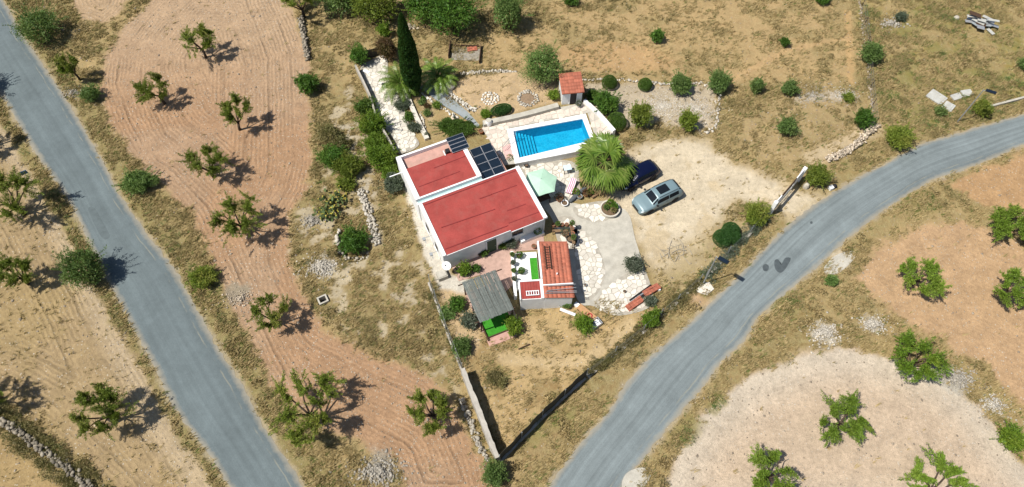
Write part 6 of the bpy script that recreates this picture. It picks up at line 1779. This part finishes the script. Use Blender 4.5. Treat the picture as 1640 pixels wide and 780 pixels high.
# ------------------------------------------------------------------ gate
q0 = G(1231, 344); q1 = G(1279, 288); v = q1 - q0
GT = thing('entrance_gate', 'white sliding entrance gate with dark upper panel', 'gate', (q0.x, q0.y, 0), math.atan2(v.y, v.x))
LG = v.length
for x in (.12, LG - .12):
    m = MB(); m.box(x - .16, x + .16, -.16, .16, -.1, 2.0); m.build('gate_post', M_WHITE2, GT)
m = MB(); m.box(.29, 1.15, -.04, .04, .85, 1.95); m.build('solid_panel', M_WHITE2, GT)
m = MB(); m.box(LG - 1.6, LG - .29, -.04, .04, .15, 1.95); m.build('solid_panel', M_WHITE2, GT)
m = MB(); m.box(1.151, LG - 1.601, -.035, .035, 1.25, 1.95); m.build('dark_panel', M_DKWOOD, GT)
for z in (.12, .7, 1.22):
    m = MB(); m.tube([(.29, 0, z), (LG - 1.61, 0, z)], .025, 6); m.build('rail', M_METAL, GT)
for k in range(12):
    x = .4 + k * (LG - 2.1) / 11; m = MB(); m.tube([(x, 0, .12), (x, 0, 1.24)], .014, 5); m.build('bar', M_METAL, GT)
m = MB(); m.tube([(.35, .03, .15), (2.4, .03, 1.2)], .02, 6); m.build('brace', M_METAL, GT)
q = G(1290, 300); m = MB(); m.lathe([(.3, -.1), (.28, .3), (.2, .5), (.05, .55)], 8, (q.x, q.y, 0)); tag(m.build('gate_stone', M_WHITEROCK), 'white stone at the foot of the right gate bush', 'stone')
q = G(1331, 302); t = thing('marker_stone', 'white and black marker stone beside the road near the gate', 'marker', (q.x, q.y, 0), .4)
m = MB(); m.box(-.3, .12, -.2, .2, -.1, .35); m.build('stone_block', M_WHITE2, t, bevel=.04); m = MB(); m.lathe([(.2, -.1), (.2, .3), (.1, .4)], 9, (.34, .02, 0)); m.build('dark_block', M_BLACK, t)

# ------------------------------------------------------------------ fences
M_WIRE = simple('fence_wire', (.20, .21, .20), .6, .3, .1, 4, metal=.3)
def fence(name, label, pts, hh, gap, net, mat_net, mat_post, tens=3, post_r=.035):
    c = [G(a, b) for a, b in pts]
    t = thing(name, label, 'fence', (c[0].x, c[0].y, 0))
    o = Vector((c[0].x, c[0].y, 0))
    ws = MB(); nm = MB()
    for a, b in zip(c[:-1], c[1:]):
        a = a - o; b = b - o; a.z = b.z = 0
        l = (b - a).length; n = max(1, int(round(l / gap)))
        d = (b - a) / l
        for k in range(n + (1 if b is not None and (b + o - c[-1]).to_2d().length < .01 else 0)):
            p = a + (b - a) * k / n
            m = MB(); m.tube([p + Vector((0, 0, -.1)), p + Vector((random.gauss(0, .03), random.gauss(0, .03), hh + .08))], post_r, 6); m.build('post', mat_post, t)
        if net == 'wire':
            for z in np.linspace(.1, hh, tens): ws.tube([a + Vector((0, 0, z)), b + Vector((0, 0, z))], .008, 3, cap=False)
            st = .16; m_ = int(l / st)
            for k in range(-int(hh / st), m_):
                for sg in (1, -1):
                    x0 = k * st; x1 = x0 + hh
                    za, zb = 0, hh
                    if x0 < 0: za = -x0; x0 = 0
                    if x1 > l: zb = hh - (x1 - l); x1 = l
                    if zb <= za: continue
                    if sg < 0: za, zb = hh - za, hh - zb
                    w = .0045
                    A0 = a + d * x0 + Vector((0, 0, za + .02)); B0 = a + d * x1 + Vector((0, 0, zb + .02))
                    ws.add([A0 + Vector((0, 0, w)), A0 - Vector((0, 0, w)), B0 - Vector((0, 0, w)), B0 + Vector((0, 0, w))], [(0, 1, 2, 3)])
        else:
            nn = max(2, int(l / .35)); r = np.random.default_rng(int(l * 100))
            for k in range(nn):
                pa = a + (b - a) * k / nn; pb = a + (b - a) * (k + 1) / nn
                sag = lambda i: hh - .05 * abs(math.sin(i * .9)) - .03 * math.sin(i * 2.3)
                nb = Vector((-d.y, d.x, 0)); w0 = nb * .03 * math.sin(k * 1.3); w1 = nb * .03 * math.sin((k + 1) * 1.3)
                nm.add([pa + w0 + Vector((0, 0, .03)), pb + w1 + Vector((0, 0, .03)), pb + w1 + Vector((0, 0, sag(k + 1))), pa + w0 + Vector((0, 0, sag(k)))], [(0, 1, 2, 3)])
    if net == 'wire':
        w = ws.build('wire_mesh', mat_net, t); w['kind'] = 'stuff'
    else:
        w = nm.build('screen_net', mat_net, t); s = w.modifiers.new('thick', 'SOLIDIFY'); s.thickness = .015
    return t
fence('mesh_fence', 'thin wire mesh fence left of the pergola garden', [(688, 452), (706, 500), (722, 545), (741, 592)], 1.3, 1.6, 'wire', M_WIRE, M_METAL)
fence('screen_fence', 'black shade net fence along the bottom right of the yard', [(801, 738), (868, 668), (938, 603)], 1.8, 2.0, 'net', M_SCREEN, M_METAL)
fence('wire_fence', 'wire fence continuing from the black net to the lamp', [(940, 601), (985, 566), (1030, 530), (1085, 482), (1120, 450)], 1.2, 2.2, 'wire', M_WIRE, M_METAL)
fence('wire_fence', 'wire fence between the lamp and the entrance gate', [(1130, 443), (1165, 408), (1200, 374), (1229, 346)], 1.3, 2.2, 'wire', M_WIRE, M_METAL)
fence('back_fence', 'dark screen fence behind the head of the stone path', [(580, 96), (612, 88)], 1.2, 1.1, 'net', M_SCREEN, M_DKWOOD)
fence('boundary_fence', 'old wire fence along the upper boundary line', [(1380, 10), (1388, 70), (1393, 140), (1400, 200)], 1.0, 2.5, 'wire', M_WIRE, M_DKWOOD)
wall_line('fence_kerb', 'low concrete kerb under the mesh fence left of the pergola', [(686, 452), (704, 500), (720, 545), (739, 592)], .14, -.2, .3, M_WALLC, zb=.3, jit=.2, sm=6)
wall_line('fence_kerb', 'low grey kerb under the roadside fence below the lamp', [(941, 603), (985, 568), (1030, 532), (1085, 484), (1120, 452)], .2, -.2, .16, M_WALLC, zb=.15, jit=.35, sm=6)
wall_line('fence_kerb', 'low grey kerb under the roadside fence below the gate', [(1131, 445), (1165, 410), (1200, 376), (1229, 348)], .2, -.2, .16, M_WALLC, zb=.15, jit=.35, sm=6)
wall_line('net_kerb', 'low concrete kerb under the black shade net fence', [(800, 740), (868, 670), (938, 605)], .22, -.2, .12, M_WALLC, zb=.1, jit=.05)

# ------------------------------------------------------------------ vegetable bed behind the garden
q = G(718, 96); t = thing('vegetable_bed', 'old vegetable bed edged with dark boards', 'garden bed', (q.x, q.y, 0), -.05)
m = MB(); m.box(.3, 3.3, .0, 1.9, -.1, .06); m.build('bed_soil', simple('bed_soil', (.27, .245, .20), .95, .1, .25, 4), t)
m = MB(); m.box(3.3, 3.38, -.4, 2.1, -.1, .5); m.build('edge_board', M_DKWOOD, t); m = MB(); m.box(-.02, .06, .2, 2.3, -.1, .55); o = m.build('edge_board', M_DKWOOD, t); m = MB(); m.box(.4, 3.2, 1.95, 2.03, -.1, .3); m.build('edge_board', M_DKWOOD, t)
q = G(756, 80); t = thing('tile_pile', 'flat pile of orange tiles in the vegetable bed', 'tiles', (q.x, q.y, .06), .2)
for k in range(8):
    m = MB(); x = -.5 + (k % 4) * .27; y = -.22 + (k // 4) * .3; m.box(x, x + .25, y, y + .28, .0, .1 + .03 * (k % 3)); m.build('tile', M_TERRA, t)

# ------------------------------------------------------------------ building leftovers
def tile_stack(label, pa, pb, w, rows, hgt_):
    a = G(*pa); b = G(*pb); v = b - a
    t = thing('tile_stack', label, 'tiles', (a.x, a.y, .03), math.atan2(v.y, v.x), 'stacks of roof tiles by the driveway')
    n = max(2, int(v.length / .27))
    for k in range(n):
        for j in range(rows):
            m = MB(); x = k * v.length / n; y = j * w / rows; h = hgt_ * random.uniform(.7, 1.05)
            m.prism([(x + .01, y + .01), (x + v.length / n - .01, y + .01), (x + v.length / n - .01, y + w / rows - .01), (x + .01, y + w / rows - .01)], 0, [h, h - .02, h, h + .02]); m.build('tile', M_TERRA, t)
tile_stack('long stack of orange roof tiles beside the pipes', (1034, 478), (1058, 464), .6, 3, .42)
tile_stack('short stack of orange roof tiles at the paving corner', (1008, 500), (1031, 484), .6, 3, .35)
for k, (a, b, z, mt, lb) in enumerate((((1008, 482), (1042, 458), .12, M_BLACK, 'nearest dark pipe leaning along the tile stack'), ((1010, 485), (1045, 461), .2, M_METAL, 'pale metal pipe between the two dark pipes'), ((1011, 489), (1046, 464), .14, M_BLACK, 'dark pipe lying closest to the tile stack'))):
    m = MB(); m.tube([G(*a) + Vector((0, 0, z)), G(*b) + Vector((0, 0, z + .1))], .07, 8); tag(m.build('pipe', mt), lb, 'pipe', 'pipes beside the tile stack')
q = G(1050, 462); m = MB(); m.box(q.x - .1, q.x + .35, q.y - .3, q.y + .1, 0, .3); tag(m.build('bucket_block', M_WHITE2), 'small white block on top end of the tile stack', 'block')
# annex corner clutter
q = G(926, 492); t = thing('timber_plank', 'orange brown timber panel by the annex corner', 'plank', (q.x, q.y, .25), -.75)
m = MB(); m.box(0, 1.9, -.28, .28, 0, .06); m.build('panel_board', simple('orange_ply', (.45, .26, .13), .9, .1, .12, 4), t)
m = MB(); m.box(.1, .25, -.25, .25, -.25, -.001); m.box(1.6, 1.75, -.25, .25, -.25, -.001); m.build('bearers', M_DKWOOD, t)
q = G(953, 520); t = thing('metal_crate', 'open grey crate with odds and ends beside the ledge', 'crate', (q.x, q.y, 0), .6)
for x0, x1, y0, y1 in ((-.5, .5, -.35, -.30), (-.5, .5, .30, .35), (-.5, -.45, -.299, .299), (.45, .5, -.299, .299)):
    m = MB(); m.box(x0, x1, y0, y1, 0, .4); m.build('side', M_ALU, t)
m = MB(); m.box(-.45, .45, -.3, .3, 0, .1); m.build('bottom', M_ALU, t)
q = G(944, 508); m = MB(); m.lathe([(.18, 0), (.24, .35), (.2, .36), (.02, .2)], 12, (q.x, q.y, 0)); tag(m.build('red_bucket', simple('red_plastic', (.35, .03, .04), .5, .3, .1, 4)), 'dark red bucket between the timber panel and the crate', 'bucket')
q = G(897, 497); m = MB(); m.tube([q + Vector((0, 0, .25)), G(921, 506) + Vector((0, 0, .2))], .14, 10); tag(m.build('white_tube', M_WHITE2), 'white tube lying at the annex front corner', 'tube')
m = MB(); m.tube([G(830, 560) + Vector((0, 0, .12)), G(848, 552) + Vector((0, 0, .1))], [.05, .06], 6); tag(m.build('fallen_branch', M_DKWOOD), 'dark branch lying in the lower yard', 'branch')
# slabs in the grass on the right
def slab(label, px, py, w, d, rz, h=.14, tilt=.06, group='fallen concrete slabs'):
    q = G(px, py)
    t = thing('concrete_slab', label, 'slab', (q.x, q.y, .02), rz, group)
    Mx = Matrix.Rotation(tilt, 4, 'X')
    m = MB(); m.box(-w / 2, w / 2 - .2, -d / 2, d / 2, 0, h, Mx); m.build('slab_body', M_ALU if 'metal' in label else M_SLAB, t)
    m = MB(); m.box(w / 2 - .18, w / 2, -d / 2 + .1, d / 2, 0, h * .9, Mx); m.build('broken_edge', M_SLAB, t)
M_SLAB = simple('pale_slab', (.42, .42, .39), .9, .15, .12, 2.0, dirt=(.33, .31, .26))
slab('upper of the two pale slabs near the upper street lamp', 1499, 157, 1.7, 1.3, -.85); slab('lower of the two pale slabs near the upper street lamp', 1518, 172, 1.0, 1.1, -.75)
slab('tilted pale slab fragment left of the upper lamp head', 1531, 156, 1.1, .7, .35); slab('pale slab fragment behind the upper lamp pole', 1548, 150, 1.1, .8, .2)
q = G(1568, 42); t = thing('scrap_heap', 'heap of pale boards and scrap metal in the dry grass', 'scrap', (q.x, q.y, 0), -.4)
r = np.random.default_rng(8)
for k in range(26):
    l = r.uniform(.7, 1.5); Mx = Matrix.Translation((r.uniform(-1.2, 1.2), r.normal(0, .42), .12 + .05 * k * r.random())) @ Matrix.Rotation(r.normal(0, .35), 4, 'Z') @ Matrix.Rotation(r.normal(0, .1), 4, 'Y')
    m = MB(); w = r.uniform(.10, .32); m.box(-l / 2, l / 2, -w, w, 0, .04, Mx); m.build('board', [M_SLAB, M_ALU, M_CONCD, M_SLAB, M_DKWOOD][k % 5], t)
q = G(1531, 30); m = MB(); m.lathe([(.25, -.1), (.3, .12), (.22, .28), (.08, .34)], 9, (q.x, q.y, 0)); tag(m.build('boulder', M_WHITEROCK), 'single white boulder left of the scrap heap', 'boulder')
# dead branches heap on the car park
q = G(1078, 405); t = thing('brushwood', 'pile of pale dry branches on the dusty car park', 'branches', (q.x, q.y, 0))
for k in range(26):
    a = r.uniform(0, 2 * PI); l = r.uniform(.5, 1.5); c = Vector((r.normal(0, .6), r.normal(0, .5), .05 + .1 * r.random())); d = Vector((math.cos(a) * l / 2, math.sin(a) * l / 2, r.normal(0, .06)))
    m = MB(); m.tube([c - d, c + Vector((r.normal(0, .05), r.normal(0, .05), .03)), c + d], [.028, .022, .008], 5, cap=False); m.build('branch', simple('dry_branch', (.36, .32, .25), .9, .1, .15, 4) if k == 0 else bpy.data.materials['dry_branch'], t)
# sign by the left edge
q = G(52, 290); t = thing('road_sign', 'small blue road sign on a post left of the lane', 'sign', (q.x, q.y, 0), .5)
m = MB(); m.tube([(0, 0, -.1), (0, 0, 1.6)], .03, 8); m.build('post', M_METAL, t)
m = MB(); m.box(-.28, .28, -.02, .02, 1.15, 1.6); m.build('sign_plate', simple('blue_sign', (.03, .12, .24), .5, .3, .05, 3), t)
# ground pads
sheet('concrete_pad', [(1320, 428), (1340, 408), (1366, 402), (1368, 414), (1345, 436), (1325, 440)], M_CONC, .03, 'worn concrete pad beside the curving road', thick=.08)
sheet('concrete_pad', [(996, 775), (1006, 756), (1032, 748), (1044, 756), (1028, 785), (1005, 800)], M_CONC, .03, 'gravelly concrete pad at the bottom of the curving road', thick=.08)

# overgrown bank along the roadside fence
rr4 = np.random.default_rng(91)
for nm_, pts_, n_, mt_, lb_ in (('fence_overgrowth', [(945, 598), (985, 566), (1030, 530), (1085, 482), (1120, 452)], 150, M_DRYLEAF, 'dry brown growth along the wire fence below the lamp'), ('fence_overgrowth', [(1130, 443), (1165, 408), (1200, 374), (1229, 346)], 100, M_GREYLEAF, 'grey dry growth along the wire fence below the gate'),
                            ('fence_overgrowth', [(690, 460), (706, 505), (722, 550), (738, 588)], 30, M_DRYLEAF, 'dry growth along the mesh fence left of the pergola'),
                            ('wall_overgrowth', [(-20, 640), (30, 676), (80, 712), (130, 750), (170, 790)], 110, M_DRYLEAF, 'straggling growth along the old wall at the bottom left'), ('wall_overgrowth', [(-20, 690), (30, 715), (80, 750), (125, 790)], 60, M_DRYLEAF, 'brown growth below the old wall at the bottom left')):
    c_ = spline([tuple(G(a, b)[:2]) for a, b in pts_], 12)
    P_, D_ = [], []
    for k in range(n_):
        q = c_[rr4.integers(0, len(c_))] + rr4.normal(0, .22, 2); R_ = rr4.uniform(.2, .5)
        p, d = ball_points(rr4, 90, R_, R_, R_ * .8, .3); P_.append(p + np.array([q[0], q[1], R_ * .35])); D_.append(d + rr4.normal(0, .6, p.shape))
    tag(link(nm_, leaf_mesh(nm_, np.vstack(P_), np.vstack(D_), .14, .05, rr4), mt_), lb_, None, None, 'stuff')
